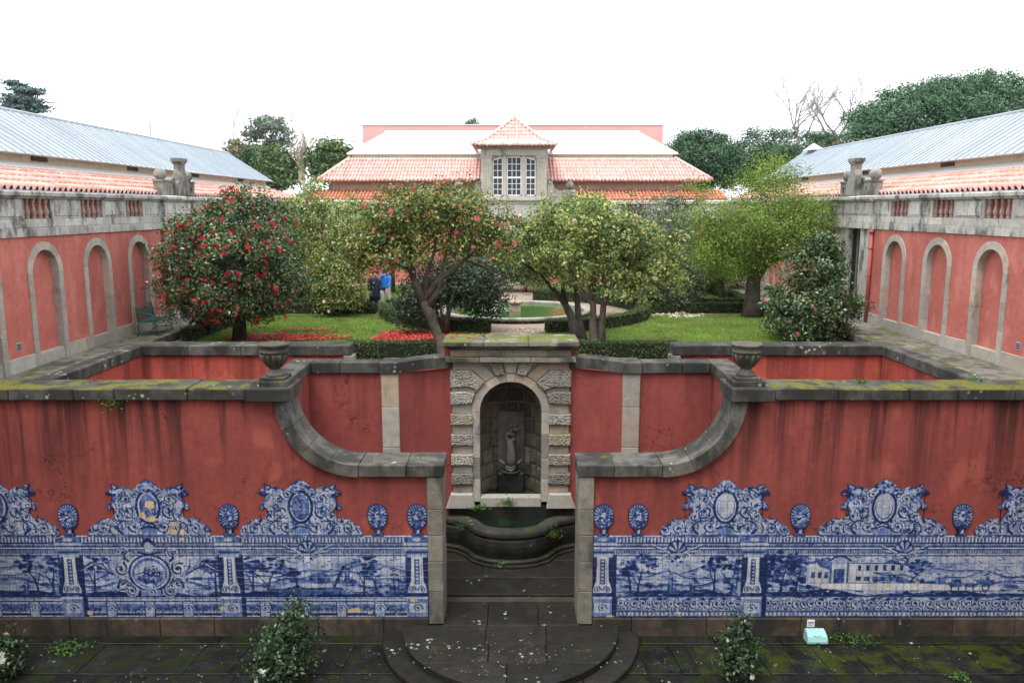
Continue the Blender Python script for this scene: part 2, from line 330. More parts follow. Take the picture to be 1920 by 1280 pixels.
# ------------------------------------------------------------------ front walls with swept copings
ZC0,ZC1=4.945,5.18; YF=15.43; ARC=(3.0,5.0)
def front_wall(sd):
    X=(lambda x:MC+x) if sd>0 else (lambda x:MC-x)      # x counted outwards from the axis
    lab='weathered red court wall with swept coping, '+('over the tiles with the tall round cartouche' if sd<0 else 'over the tiles painted with a palace and gateway')
    w=empty('court_wall',(X(6),15.8,0),lab,'wall'); inv=Matrix.Translation((-X(6),-15.8,0))
    parts=[]
    arc=[(ARC[0]+1.585*math.cos(a),ARC[1]-1.585*math.sin(a)) for a in [PI/2*i/16 for i in range(17)]]  # from (4.585,5.0) down to (3,3.415)
    P=[(12.2,.38),(12.2,4.95),(4.58,4.95)]+[p for p in arc if p[1]<4.94]+[(1.66,3.415),(1.66,.38)]
    parts.append(MB().prism([(X(p[0]),p[1]) for p in P],YF,16.13,lambda u,v,q:(u,q,v)).obj('plaster_face',m_red_front))
    for (a,c) in pieces(5.12,12.2,1.28,gap=.012):
        parts.append(MB().cbox(*sorted((X(a),X(c))),15.33+random.uniform(-.008,.008),16.21,ZC0,ZC1+random.uniform(-.008,.008),.02,.006).obj('coping_stone',m_copem))
    parts.append(MB().cbox(*sorted((X(4.28),X(5.105))),15.25,16.25,ZC0-.015,ZC1+.015,.02,.004).obj('urn_base_slab',m_cope))
    # swept band
    th=[0.05,.42,.80,1.16,PI/2]
    for i in range(4):
        a0,a1=th[i]+.003,th[i+1]-.003; n=7; A=[a0+(a1-a0)*k/n for k in range(n+1)]
        Q=[(ARC[0]+1.60*math.cos(a),ARC[1]-1.60*math.sin(a)) for a in A]+[(ARC[0]+1.36*math.cos(a),ARC[1]-1.36*math.sin(a)) for a in A[::-1]]
        parts.append(MB().prism([(X(p[0]),min(p[1],4.93)) for p in Q],15.33,16.21,lambda u,v,q:(u,q,v)).obj('swept_coping_stone',m_curve))
    for (a,c) in ((1.315,2.05),(2.05,2.995)):
        parts.append(MB().cbox(*sorted((X(a+.004),X(c-.004))),15.33,16.21,3.40,3.642,.015,.004).obj('low_coping_stone',m_curve if a>2 else m_cope))
    zs=[.275,.98,1.62,2.18,2.72,3.395]
    for i in range(5): parts.append(MB().cbox(*sorted((X(1.355),X(1.655))),15.355+random.uniform(-.004,.004),16.17,zs[i]+.003,zs[i+1]-.003,.012,.003).obj('pier_stone',m_pier))
    for (a,c) in pieces(1.66,12.2,1.05,gap=.01): parts.append(MB().cbox(*sorted((X(a),X(c))),15.36+random.uniform(-.01,.01),15.9,-.05,.395,.014,.005).obj('plinth_stone',m_plinth))
    for o in parts: o.parent=w; o.matrix_parent_inverse=inv
    return w
wallL=front_wall(-1); wallR=front_wall(1)
# urns
def urn(x,label):
    u=empty('garden_urn',(x,15.75,ZC1+.015),label,'urn',group='urns on the swept walls')
    MB().cbox(-.31,.31,-.31,.31,.0,.10,.012,.004).obj('plinth',m_cope,u); MB().cbox(-.25,.25,-.25,.25,.10,.165,.01).obj('plinth_step',m_cope,u)
    MB().lathe([(.0,.165),(.185,.165),(.19,.20),(.165,.225),(.155,.25),(.12,.275),(.105,.31)],22).obj('foot',m_urn,u,True)
    bo=MB().lathe([(.0,.305),(.108,.31),(.125,.34),(.17,.42),(.222,.50),(.252,.575),(.262,.62),(.275,.635),(.288,.65),(.280,.672),(.268,.68),(.275,.72),(.285,.755),(.308,.775),(.310,.80),(.288,.812),(.255,.808),(.24,.77),(.0,.765)],28).obj('bowl',m_urn,u,True)
    for i in range(14):
        a=2*PI*i/14; pts=[((r)*math.cos(a),(r)*math.sin(a),z) for r,z in ((.135,.35),(.185,.42),(.236,.50),(.262,.575),(.264,.605))]
        MB().tube(pts,[.012,.02,.027,.032,.02],5).obj('gadroon',m_urn,bo,True)
    MB().lathe([(0,.79),(.25,.795),(.25,.80),(0,.803)],16).obj('soil',m_earth,u)
    return u
urn(MC-4.66,'stone urn on the wall in front of the red camellia'); urn(MC+4.66,'stone urn on the wall in front of the bushy pink camellia')
# ------------------------------------------------------------------ wells either side: side walls and back walls at coping level
def well(sd):
    X=(lambda x:x) if sd>0 else (lambda x:-x)
    txt='beneath the red camellia' if sd<0 else 'beneath the pale pink camellia shrub'
    w=empty('retaining_wall',(X(7),20.5,0),'L-shaped red retaining wall with dark granite coping '+txt,'wall'); inv=Matrix.Translation((-X(7),-20.5,0)); L=[]
    L.append(MB().box(*sorted((X(9.46),X(9.74))),16.15,20.95,0,4.93).obj('side_face',m_red_pit))
    L.append(MB().box(*sorted((X(4.16),X(9.455))),20.40,20.93,0,4.93).obj('back_face',m_red_pit))
    for (a,c) in pieces(16.22,20.32,1.35,gap=.01): L.append(MB().cbox(*sorted((X(9.41),X(9.80))),a,c,4.92,ZC1+random.uniform(-.006,.004),.018,.005).obj('coping_stone',m_cope))
    for (a,c) in pieces(4.12,9.80,1.4,gap=.01): L.append(MB().cbox(*sorted((X(a),X(c))),20.325,20.98,4.92,ZC1+random.uniform(-.006,.004),.018,.005).obj('coping_stone',m_cope))
    L.append(MB().cbox(*sorted((X(4.05),X(4.30))),20.31,20.75,3.2,4.915,.012).obj('end_pier',m_pier))
    for o in L: o.parent=w; o.matrix_parent_inverse=inv
    MB().quad((X(4.6),16.1,1.0),(X(9.7),16.1,1.0),(X(9.7),20.9,1.0),(X(4.6),20.9,1.0)).obj('well_floor',m_earth,kind='structure')
well(-1); well(1)
# ------------------------------------------------------------------ exedra walls either side of the niche
def exedra(sd):
    X=(lambda x:MC+x) if sd>0 else (lambda x:MC-x)
    w=empty('exedra_wall',(X(2.8),18.4,0),'cracked red curved wall flanking the fountain niche on the side of the '+('twin-stemmed tree' if sd>0 else 'leaning camellia trunk'),'wall'); inv=Matrix.Translation((-X(2.8),-18.4,0)); L=[]
    # curve from pilaster to niche
    N=12; C=[]
    for i in range(N+1):
        s_=i/N; C.append((2.56-1.20*s_, 18.10+.66*math.sin(s_*PI/2)))
    b=MB()
    for i in range(N):
        (x0,y0),(x1,y1)=C[i],C[i+1]
        b.quad((X(x0),y0,.36),(X(x1),y1,.36),(X(x1),y1,4.93),(X(x0),y0,4.93))
    b.quad((X(C[0][0]),18.1,4.93),(X(C[N][0]),C[N][1],4.93),(X(C[N][0]),19.3,4.93),(X(C[0][0]),19.3,4.93))
    L.append(b.obj('curved_face',m_red_mid))
    for k in range(3):
        seg=C[k*4:k*4+5]
        P=[(X(x),y-.07) for x,y in seg]+[(X(x),y+.50) for x,y in seg[::-1]]
        L.append(MB().prism(P,4.93,ZC1).obj('coping_stone',m_cope))
    zs=[.36,1.5,2.55,3.2,4.15,4.925]
    for i in range(5): L.append(MB().cbox(*sorted((X(2.555),X(2.945))),18.02,18.4,zs[i]+.003,zs[i+1]-.003,.012,.003).obj('pilaster_stone',m_gran))
    L.append(MB().cbox(*sorted((X(2.53),X(2.97))),17.97,18.62,4.928,ZC1+.01,.015).obj('pilaster_cap',m_cope))
    L.append(MB().box(*sorted((X(2.94),X(4.60))),18.10,18.52,.36,4.925).obj('straight_face',m_red_mid))
    L.append(MB().box(*sorted((X(4.605),X(4.98))),16.14,18.52,.36,4.925).obj('return_face',m_red_mid))
    for (a,c) in pieces(2.98,4.53,.85,gap=.008): L.append(MB().cbox(*sorted((X(a),X(c))),18.03,18.50,4.927,ZC1,.018,.004).obj('coping_stone',m_cope))
    for (a,c) in pieces(16.24,18.55,1.1,gap=.008): L.append(MB().cbox(*sorted((X(4.54),X(5.04))),a,c,4.927,ZC1,.018,.004).obj('coping_stone',m_cope))
    for o in L: o.parent=w; o.matrix_parent_inverse=inv
exedra(-1); exedra(1)
# ------------------------------------------------------------------ fountain niche
YN=18.75
def fmap(u,v,w): return (MC+u,YN-w,v)
t=NT('granite_vermiculated'); k=t.ramp(t.noise(5,4),[(.3,(.34,.32,.28)),(.7,(.50,.48,.43))])
k=t.mix(1,k,t.ramp(t.rnd,[(0,.6),(1,1.25)]),'MULTIPLY'); k=t.mix(t.math('MULTIPLY',t.step(t.math('FRACT',t.math('MULTIPLY',t.rnd,5.7)),.7,.95),.5),k,t.mix(1,k,(1.15,.95,.68),'MULTIPLY'))
vv=t.voro((24,24,30)); hole=t.step(vv,.42,.72); k=t.mix(t.math('MULTIPLY',hole,.55),k,(.045,.042,.036))
m_verm=t.done(t.bsdf(k,.9,t.bump(t.math('SUBTRACT',1.,vv),1.,.05)))
nf=empty('fountain_niche',(MC,YN,.42),'rusticated granite fountain niche with mossy cornice and dolphin relief','niche'); ninv=Matrix.Translation((-MC,-YN,-.42))
NL=[]
def nadd(o): NL.append(o); return o
# backing slab around the opening
ZS=3.86; b=MB(fmap); n=18
for sd in (-1,1):
    b.quad((sd*1.40,1.5,-.02),(sd*.90,1.5,-.02),(sd*.90,ZS,-.02),(sd*1.40,ZS,-.02))
A=[PI*i/n for i in range(n+1)]
for i in range(n):
    p=[( .90*math.cos(a),ZS+.90*math.sin(a)) for a in (A[i],A[i+1])]; q=[]
    for (x,z),a in zip(p,(A[i],A[i+1])):
        q.append((1.40*max(-1,min(1,math.cos(a)*1.45)),5.08))
    b.quad((p[0][0],p[0][1],-.02),(p[1][0],p[1][1],-.02),(q[1][0],q[1][1],-.02),(q[0][0],q[0][1],-.02))
b.quad((.93,ZS,-.02),(1.40,ZS,-.02),(1.40,5.08,-.02),(1.40,5.08,-.02)); b.quad((-.93,ZS,-.02),(-1.40,ZS,-.02),(-1.40,5.08,-.02),(-1.40,5.08,-.02))
for sd in (-1,1): b.quad((sd*1.40,1.3,-.02),(sd*1.40,1.3,-.6),(sd*1.40,5.08,-.6),(sd*1.40,5.08,-.02))
nadd(b.obj('backing',m_rust))
for sd in (-1,1):
    f=lambda P:[(sd*x,z) for x,z in P]
    # jamb stones of the inner frame
    for z0,z1 in ((1.62,2.2),(2.2,2.72),(2.72,3.3),(3.3,ZS)): nadd(MB().block(f([(.735,z0+.004),(.915,z0+.004),(.915,z1-.004),(.735,z1-.004)]),-.32,.03,.01,fmap).obj('jamb_stone',m_gran))
    zr=[(3.56,3.81),(3.06,3.32),(2.57,2.83),(2.09,2.35)]
    for z0,z1 in zr: nadd(MB().block(f([(.90,z0),(1.425,z0),(1.425,z1),(.90,z1)]),-.05,.11,.022,fmap).obj('vermiculated_block',m_verm))
    for z0,z1 in ((3.815,4.06),(3.325,3.555),(2.835,3.055),(2.355,2.565),(1.865,2.085)): nadd(MB().block(f([(.925,z0),(1.385,z0),(1.385,z1),(.925,z1)]),-.05,.045,.012,fmap).obj('smooth_block',m_rust))
    nadd(MB().block(f([(.86,1.50),(1.56,1.50),(1.44,1.86),(.92,1.86)]),-.1,.16,.02,fmap).obj('base_block',m_gran))
    nadd(MB().block(f([(.915,4.085),(1.03,4.06),(1.425,4.06),(1.425,4.34),(1.06,4.375),(.84,4.29)]),-.05,.11,.022,fmap).obj('vermiculated_block',m_verm))
    nadd(MB().block(f([(.86,4.305),(1.06,4.385),(1.385,4.345),(1.385,4.465),(.985,4.465),(.795,4.37)]),-.05,.045,.012,fmap).obj('smooth_block',m_rust))
    nadd(MB().block(f([(.78,4.385),(.985,4.47),(1.425,4.47),(1.425,4.87),(.93,4.87),(.60,4.585)]),-.05,.11,.022,fmap).obj('vermiculated_block',m_verm))
    nadd(MB().block(f([(.585,4.60),(.915,4.88),(1.385,4.88),(1.385,5.08),(.73,5.08),(.375,4.72)]),-.05,.045,.012,fmap).obj('smooth_block',m_rust))
    nadd(MB().block(f([(.355,4.73),(.55,5.085),(.20,5.085),(.135,4.78)]),-.05,.11,.022,fmap).obj('vermiculated_block',m_verm))
nadd(MB().block([(-.12,4.80),(.12,4.80),(.185,5.08),(-.185,5.08)],-.05,.05,.012,fmap).obj('keystone',m_rust))
cuts=[0,.42,.85,1.22,PI/2-.12,PI/2+.12,PI-1.22,PI-.85,PI-.42,PI]
for i in range(len(cuts)-1):
    a0,a1=cuts[i]+.004,cuts[i+1]-.004; AA=[a0+(a1-a0)*k/4 for k in range(5)]
    P=[(.735*math.cos(a),ZS+.735*math.sin(a)) for a in AA]+[(.925*math.cos(a),ZS+.925*math.sin(a)) for a in AA[::-1]]
    nadd(MB().prism(P,-.32,.035+(.02 if i==4 else 0),fmap).obj('arch_stone',m_gran if i!=4 else m_rust))
for (z0,z1,hx,y0,nm) in ((5.085,5.20,1.52,18.53,'lower_cornice'),(5.365,5.41,1.46,18.62,'moulding'),(5.41,5.47,1.50,18.55,'moulding')):
    for (a,c) in (pieces(-hx,hx,1.05,gap=.006) if nm!='moulding' else [(-hx,hx)]): nadd(MB().cbox(MC+a,MC+c,y0,19.3,z0+.002,z1-.002,.012,.003).obj(nm,m_ncorn))
for (a,c) in pieces(-1.42,1.42,.7,gap=.006): nadd(MB().cbox(MC+a,MC+c,18.70,19.3,5.202,5.363,.008).obj('frieze_block',m_rust))
for (a,c) in ((-1.585,-.62),(-.62,.42),(.42,1.585)): nadd(MB().cbox(MC+a+.004,MC+c-.004,18.44,19.62,5.472,5.59,.02,.005).obj('cornice_slab',m_ncorn))
for sd in (-1,1): nadd(MB().box(*sorted((MC+sd*1.44,MC+sd*1.565)),18.80,19.55,4.7,5.465).obj('plaster_flank',m_red_mid))
for c_ in ((-1.55,1.55,19.77,20.3,.3,5.46),(-1.555,-1.405,18.82,19.765,.3,5.08),(1.405,1.555,18.82,19.765,.3,5.08),(-1.40,1.40,18.80,19.765,4.80,5.08)): nadd(MB().box(MC+c_[0],MC+c_[1],*c_[2:]).obj('core_masonry',m_nich))
# hollow: rubble stones on a half cylinder and a half dome, mortar behind
YC=YN+.15; b=MB(); rr=.80; nn=20
ring=lambda r,z:[(MC+r*math.cos(PI*i/nn),YC+r*math.sin(PI*i/nn)*1.05,z) for i in range(nn+1)]
rings=[ring(rr,1.4),ring(rr,ZS)]+[[(MC+rr*math.cos(a)*math.cos(PI*i/nn),YC+1.05*rr*math.cos(a)*math.sin(PI*i/nn),ZS+rr*math.sin(a)) for i in range(nn+1)] for a in (.3,.6,.9,1.2,1.5)]
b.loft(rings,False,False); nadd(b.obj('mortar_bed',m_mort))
def nblock(a0,a1,z0,z1,r0=.74,r1=.81):
    k=5; V=[]; b=MB()
    def pt(a,z,r):
        if z<=ZS: return (MC+r*math.cos(a),YC+1.05*r*math.sin(a),z)
        e=min(1.5,(z-ZS)/.78); return (MC+r*math.cos(e)*math.cos(a),YC+1.05*r*math.cos(e)*math.sin(a),ZS+r*math.sin(e))
    da=(a1-a0)*.10; dz=(z1-z0)*.08
    rows=[]
    for i in range(k+1):
        a=a0+(a1-a0)*i/k; ai=a0+da+(a1-a0-2*da)*i/k
        rows.append([pt(a,z0,r1),pt(a,z0,r0+.02),pt(ai,z0+dz,r0),pt(ai,z1-dz,r0),pt(a,z1,r0+.02),pt(a,z1,r1)])
    b.loft(rows,False,False); n=6
    b.f.append(tuple(range(n))); b.f.append(tuple(range(k*n,k*n+n)))
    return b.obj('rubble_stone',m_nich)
z=1.62
while z<4.45:
    h=random.uniform(.26,.40); h=min(h,4.58-z); a=.05+random.uniform(0,.1)
    while a<PI-.06:
        w_=random.uniform(.28,.60); a1=min(a+w_,PI-.03)
        if PI-.03-a1<.18: a1=PI-.03
        mid=(a+a1)/2
        if not (2.2<z+h/2<3.62 and abs(mid-PI/2)<.42):
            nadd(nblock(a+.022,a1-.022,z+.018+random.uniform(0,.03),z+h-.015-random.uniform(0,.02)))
        a=a1
    z+=h
nadd(MB().cbox(MC-.33,MC+.33,YC+.66,YC+.83,2.12,3.66,.01).obj('relief_slab',stone('relief_stone',(.10,.085,.075),(.16,.14,.12),dark=.3,lichen=0,bump=.5)))
nadd(MB().box(MC-1.50,MC+1.50,18.72,19.0,.3,1.52).obj('niche_footing',m_basin))
nadd(MB().cbox(MC-.733,MC+.733,18.70,18.98,1.50,1.745,.015,.004).obj('sill',m_gran))
nadd(MB().box(MC-.8,MC+.8,18.98,19.75,1.3,1.64).obj('niche_floor',m_basin))
nadd(MB().cbox(MC-.34,MC+.34,YC+.42,YC+.8,1.62,2.16,.04).obj('spout_plinth',m_basin))
for o in NL: o.parent=nf; o.matrix_parent_inverse=ninv
# dolphin carved on the slab, head down, tail curled up
m_dolph=stone('dolphin_stone',(.070,.066,.060),(.125,.118,.107),dark=.4,lichen=0,bump=.3,rough=.5)
dy=YC+.62; dp=empty('dolphin_fountain',(MC,dy,2.15),'carved stone dolphin with head down and curled forked tail','sculpture'); 
D=lambda pts:[(x,y,z) for x,y,z in pts]
MB().tube(D([(0,-.16,.16),(0,-.19,.25),(.0,-.2,.38),(0,-.18,.55),(.0,-.16,.72),(-.02,-.14,.86),(-.07,-.12,.95)]),[.07,.13,.165,.15,.125,.12,.07],12).obj('body',m_dolph,dp,True)
MB().tube(D([(.08+.0,-.10,.90)]+[(-.02+.115*math.cos(a),-.10-.02*a/6,1.03+.115*math.sin(a)) for a in [-.6-.6*i for i in range(11)]]+[(.0,-.1,1.21),(.05,-.1,1.31)]),[.10]+[.075-.003*i for i in range(11)]+[.04,.025],9).obj('tail_coil',m_dolph,dp,True)
for a,l in ((.5,.2),(-.6,.2),(2.3,.17)):
    MB().tube(D([(.05,-.1,1.30),(.05+l*.5*math.cos(a),-.12,1.30+l*.5*math.sin(a)+.03),(.05+l*math.cos(a),-.1,1.30+l*math.sin(a))]),[.025,.055,.008],8).obj('tail_fin',m_dolph,dp,True)
MB().ball((0,-.2,.17),.14,12,8,1.15,.9,.7).obj('head',m_dolph,dp,True)
MB().tube(D([(-.12,-.26,.13),(0,-.33,.10),(.12,-.26,.13)]),[.03,.045,.03],8).obj('lip',m_dolph,dp,True)
for s_ in (-1,1):
    MB().tube(D([(s_*.13,-.16,.22),(s_*.24,-.16,.29),(s_*.36,-.12,.40)]),[.05,.06,.012],7).obj('fin',m_dolph,dp,True)
    MB().ball((s_*.085,-.30,.22),.028,8,6).obj('eye',m_dolph,dp,True)
dp.scale=(.86,.86,.86)
MB().lathe([(0,-.08),(.10,-.08),(.24,-.02),(.30,.05),(.27,.05),(.2,.0),(0,-.02)],18,(0,-.1,.02)).obj('shell_bowl',m_dolph,dp,True)
# basin
half=[(0,17.72),(.28,17.745),(.56,17.83),(.82,18.02),(.90,18.17),(1.02,18.36),(1.22,18.55),(1.45,18.66),(1.56,18.70)]
OUT=[(-x,y) for x,y in half[:0:-1]]+half
def off(d,k=1):
    P=[]
    for i,(x,y) in enumerate(OUT):
        a=OUT[max(i-1,0)]; c=OUT[min(i+1,len(OUT)-1)]; tx,ty=c[0]-a[0],c[1]-a[1]; l=math.hypot(tx,ty); nx,ny=ty/l,-tx/l
        P.append((x+nx*d,y+ny*d))
    return P
def profile(prof):
    b=MB(); b.loft([[(MC+x,y,z) for x,y in off(d)] for d,z in prof],False,False); return b
bs=empty('fountain_basin',(MC,18.2,.42),'dark mossy curved stone basin below the fountain niche','basin'); binv=Matrix.Translation((-MC,-18.2,-.42)); BL=[]
BL.append(profile([(.13,.40),(.13,.47),(.09,.485),(.085,.49)]).obj('kerb',m_stepm,None,False))
BL.append(profile([(.085,.44),(.085,.56),(.05,.59),(.01,.60),(.02,.66),(.045,.78),(.045,.90),(.02,1.02),(-.02,1.08),(-.01,1.10)]).obj('wall',m_basin,None,False))
BL.append(profile([(-.02,1.085),(.03,1.11),(.045,1.15),(.045,1.22),(.02,1.26),(-.03,1.28),(-.16,1.285),(-.24,1.27),(-.26,1.22),(-.26,1.0)]).obj('rim',stone('basin_rim',(.030,.029,.022),(.075,.070,.055),dark=.6,lichen=.3,moss=.5,bump=.6,mosscol=(.05,.08,.015)),None,False))
for o in BL: o.parent=bs; o.matrix_parent_inverse=binv
t=NT('basin_water'); wk=t.mix(t.step(t.noise(2.2,3),.5,.68),(.006,.012,.010),(.012,.030,.008))
m_bwater=t.done(t.bsdf(wk,.06,t.bump(t.noise(5,2),.05,.02),spec=.5))
ww=[(MC+x,min(y,18.7)) for x,y in off(-.22)]
MB().prism(ww+[(MC+1.4,18.85),(MC-1.4,18.85)],1.02,1.20).obj('basin_water',m_bwater,kind='structure',label='still dark water in the fountain basin')
# ------------------------------------------------------------------ gallery wings
ZP=4.78; ZB=7.94; YE=46.4; XL,XR=-11.75,12.15
rs=random.Random(11)
def wing(sd):
    X0=XL if sd<0 else XR
    def T(u,v,w): return (X0-sd*w,u,v)                    # u along the wing, v up, w out into the court
    cs=[20.42+2.61*k for k in range(-2,3)] if sd<0 else [20.6+2.62*k for k in range(-2,3)]
    cs2=[33.0+2.61*k for k in range(5)]
    p0,p1=27.55,30.55
    w=empty('gallery_wing',(X0-sd*-1,30,4.4),'long red gallery wing with blind arches '+('behind the green bench' if sd<0 else 'beside the mossy flagged terrace'),'building')
    L=[]; add=lambda o:(L.append(o),o)[1]
    # plaster wall with arched openings
    b=MB(T); HO=.70; ZSp=7.03; walls=[b]
    edges=[13.2]
    for c in cs+['P']+cs2:
        if c=='P': b.quad((edges[-1],ZP,0),(p0,ZP,0),(p0,ZB,0),(edges[-1],ZB,0)); edges.append(p1); b=MB(T); walls.append(b); continue
        b.quad((edges[-1],ZP,0),(c-HO,ZP,0),(c-HO,ZB,0),(edges[-1],ZB,0)); edges.append(c+HO); n=12
        arc=[(c-HO*math.cos(PI*i/n),ZSp+HO*math.sin(PI*i/n)) for i in range(n+1)]
        for i in range(n): b.quad((arc[i][0],arc[i][1],0),(arc[i+1][0],arc[i+1][1],0),(arc[i+1][0],ZB,0),(arc[i][0],ZB,0))
        add(MB(T).quad((c-HO,ZP,-.16),(c+HO,ZP,-.16),(c+HO,ZB,-.16),(c-HO,ZB,-.16)).obj('recess_panel',m_red_wing))
    b.quad((edges[-1],ZP,0),(YE,ZP,0),(YE,ZB,0),(edges[-1],ZB,0))
    for b in walls: add(b.obj('plaster_wall',m_red_wing))
    for c in cs+cs2:
        near=c<30
        ar=empty('arch_surround',(0,0,0)); L.append(ar)
        for s_ in (-1,1):
            zz=[ZP-.06,5.62,6.30,ZSp] if rs.random()<.5 else [ZP-.06,5.4,6.1,ZSp]
            for i in range(3): MB().block([(c+s_*.575,zz[i]+.003),(c+s_*.775,zz[i]+.003),(c+s_*.775,zz[i+1]-.003),(c+s_*.575,zz[i+1]-.003)],-.17,.03,.008,T).obj('jamb_stone',m_granw,ar)
        cu=[0,.62,1.2,PI-1.2,PI-.62,PI]
        for i in range(5):
            A=[cu[i]+.004+(cu[i+1]-cu[i]-.008)*k/5 for k in range(6)]
            MB().prism([(c+.575*math.cos(a),ZSp+.575*math.sin(a)) for a in A]+[(c+.775*math.cos(a),ZSp+.775*math.sin(a)) for a in A[::-1]],-.17,.03,T).obj('voussoir',m_granw,ar)
        MB().block([(c-.572,ZP-.02),(c+.572,ZP-.02),(c+.572,5.06),(c-.572,5.06)],-.21,.0,.01,T).obj('sill_stone',m_granw,ar)
    # plinth between arches
    allc=sorted(cs+cs2); prev=13.2
    for c in allc+[None]:
        e=c-.78 if c else YE
        for a,d in ([(prev,e)] if not (prev<p0<e) else [(prev,p0),(p1,e)]):
            if d-a>.2: add(MB().block([(a+.004,ZP-.02),(d-.004,ZP-.02),(d-.004,5.12+rs.uniform(-.02,.02)),(a+.004,5.12+rs.uniform(-.02,.02))],-.1,.035,.012,T).obj('plinth_stone',m_granw))
        prev=c+.78 if c else 0
    # portal bay
    for (a,d) in ((p0,28.38),(29.42,p1)):
        zz=[ZP,5.6,6.5,7.3,ZB]
        for i in range(4): add(MB().block([(a,zz[i]+.003),(d,zz[i]+.003),(d,zz[i+1]-.003),(a,zz[i+1]-.003)],-.16,.06,.01,T).obj('portal_stone',m_parap))
    add(MB(T).box(28.3,29.5,ZP,ZB,-1.5,-.13).obj('doorway_dark',m_dark)); add(MB(T).box(28.86,28.92,ZP,ZB,-.128,-.08).obj('door_mullion',m_pier))
    # parapet courses
    for (z0,z1,pj) in ((ZB,8.165,.05),(8.165,8.37,.02)):
        for (a,d) in pieces(13.2,p0-.02,.85,rs,.008)+pieces(p1+.02,YE,1.3,rs,.008): add(MB().block([(a,z0+.003),(d,z0+.003),(d,z1-.003),(a,z1-.003)],-.35,pj+rs.uniform(-.006,.006),.008,T).obj('parapet_block',m_parap))
        for (a,d) in pieces(p0-.02,p1+.02,1.0,rs,.008): add(MB().block([(a,z0+.003),(d,z0+.003),(d,z1-.003),(a,z1-.003)],-.35,pj+.10,.008,T).obj('parapet_block',m_parap))
    # dado: panels and baluster openings
    prof=[(.028,0),(.052,.0),(.052,.035),(.034,.05),(.05,.085),(.064,.14),(.060,.19),(.042,.26),(.031,.33),(.03,.37),(.046,.385),(.046,.40),(.034,.415),(.052,.435),(.052,.49),(.028,.49)]
    bme=MB().lathe([(r*1.15,z) for r,z in prof],10).mesh('baluster',m_balu,True)
    prev=13.2
    for c in sorted(cs+cs2)+[None]:
        c_=None if c is None else c-.05
        e=YE if c is None else c_-.57
        segs=[(prev,e)] if not (prev<p0<e) else [(prev,p0-.02),(p1+.02,e)]
        for a,d in segs:
            k=add(MB().block([(a+.003,8.372),(d-.003,8.372),(d-.003,8.858),(a+.003,8.858)],-.35,.0,.008,T).obj('dado_block',m_parap))
            if d-a>.5:
                MB().block([(a+.14,8.43),((a+d)/2-.01,8.43),((a+d)/2-.01,8.80),(a+.14,8.80)],.0,.022,.01,T).obj('raised_panel',m_parap,k)
                MB().block([((a+d)/2+.01,8.43),(d-.14,8.43),(d-.14,8.80),((a+d)/2+.01,8.80)],.0,.022,.01,T).obj('raised_panel',m_parap,k)
        if c is not None:
            add(MB(T).quad((c_-.6,8.36,-.13),(c_+.6,8.36,-.13),(c_+.6,8.87,-.13),(c_-.6,8.87,-.13)).obj('opening_back',m_red_wing))
            for i in range(4):
                o=link('baluster',bme,None,T(c_-.405+.27*i,8.37,-.05)); L.append(o)
            prev=c_+.57
    k=add(MB().block([(p0-.02,8.372),(p1+.02,8.372),(p1+.02,8.858),(p0-.02,8.858)],-.35,.10,.008,T).obj('dado_block',m_parap))
    for a,d in ((p0+.18,28.15),(28.35,29.75),(29.95,p1-.18)): MB().block([(a,8.44),(d,8.44),(d,8.80),(a,8.80)],.10,.125,.012,T).obj('raised_panel',m_parap,k)
    # cornice
    cp=lambda pj:[(-.38,8.862),(pj-.07,8.862),(pj-.06,8.895),(pj-.01,8.915),(pj,8.93),(pj,9.01),(pj-.02,9.03),(-.38,9.03)]
    for rng_,pj in ((pieces(13.2,p0-.02,1.5,rs,.008)+pieces(p1+.02,YE,2.0,rs,.008),.12),(pieces(p0-.10,p1+.10,1.06,rs,.008),.24)):
        for (a,d) in rng_: add(MB().prism(cp(pj),a,d,lambda w_,v,u:T(u,v,w_)).obj('cornice_stone',m_parap))
    add(MB(T).box(13.2,p0,9.032,9.062,-.40,.07).obj('lead_strip',m_lead)); add(MB(T).box(p1+.1,YE,9.032,9.062,-.40,.07).obj('lead_strip',m_lead))
    # tiled lean-to roof: S tiles
    r0=(-.22,9.09); r1=(-2.0,9.70); ang=math.atan2(r1[1]-r0[1],r0[0]-r1[0]); sl=math.hypot(r1[0]-r0[0],r1[1]-r0[1]); nr=4; tl=sl/nr; pt=.265
    ts=[(-.5,.0),(-.36,.06),(-.2,.09),(-.04,.06),(.08,.0),(.22,-.022),(.38,-.018),(.5,.0)]
    def tile_mesh():
        b=MB(); 
        for zz in (0.,-.02): pass
        V=[]; F=[]; n=len(ts)
        for q,(s0,h) in enumerate(((-.04,.062),(tl,.0))):
            V+=[(pt*1.04*a,-s0*0+0,0) for a,_ in []]
            for a,hh in ts: V.append((a*pt*1.03,s0,hh+h))
        for a,hh in ts: V.append((a*pt*1.03,-.04,hh+.062-.05))
        for i in range(n-1): F+= [(i,i+1,n+i+1,n+i),(2*n+i,2*n+i+1,i+1,i)]
        b.add(V,F); return b
    tb=tile_mesh()
    def place(u,row):        # local tile (x along wing, y up the slope, z normal) -> matrix
        base=T(u,r0[1]+math.sin(ang)*row*tl,r0[0]-math.cos(ang)*row*tl)
        ax=Vector((0,1,0)); up=Vector((sd*math.cos(ang),0,math.sin(ang))); nrm=Vector((-sd*math.sin(ang),0,math.cos(ang)))
        return Matrix(((ax.x,up.x,nrm.x,base[0]),(ax.y,up.y,nrm.y,base[1]),(ax.z,up.z,nrm.z,base[2]),(0,0,0,1)))
    tm=tb.mesh('roof_tile',m_terr,True)
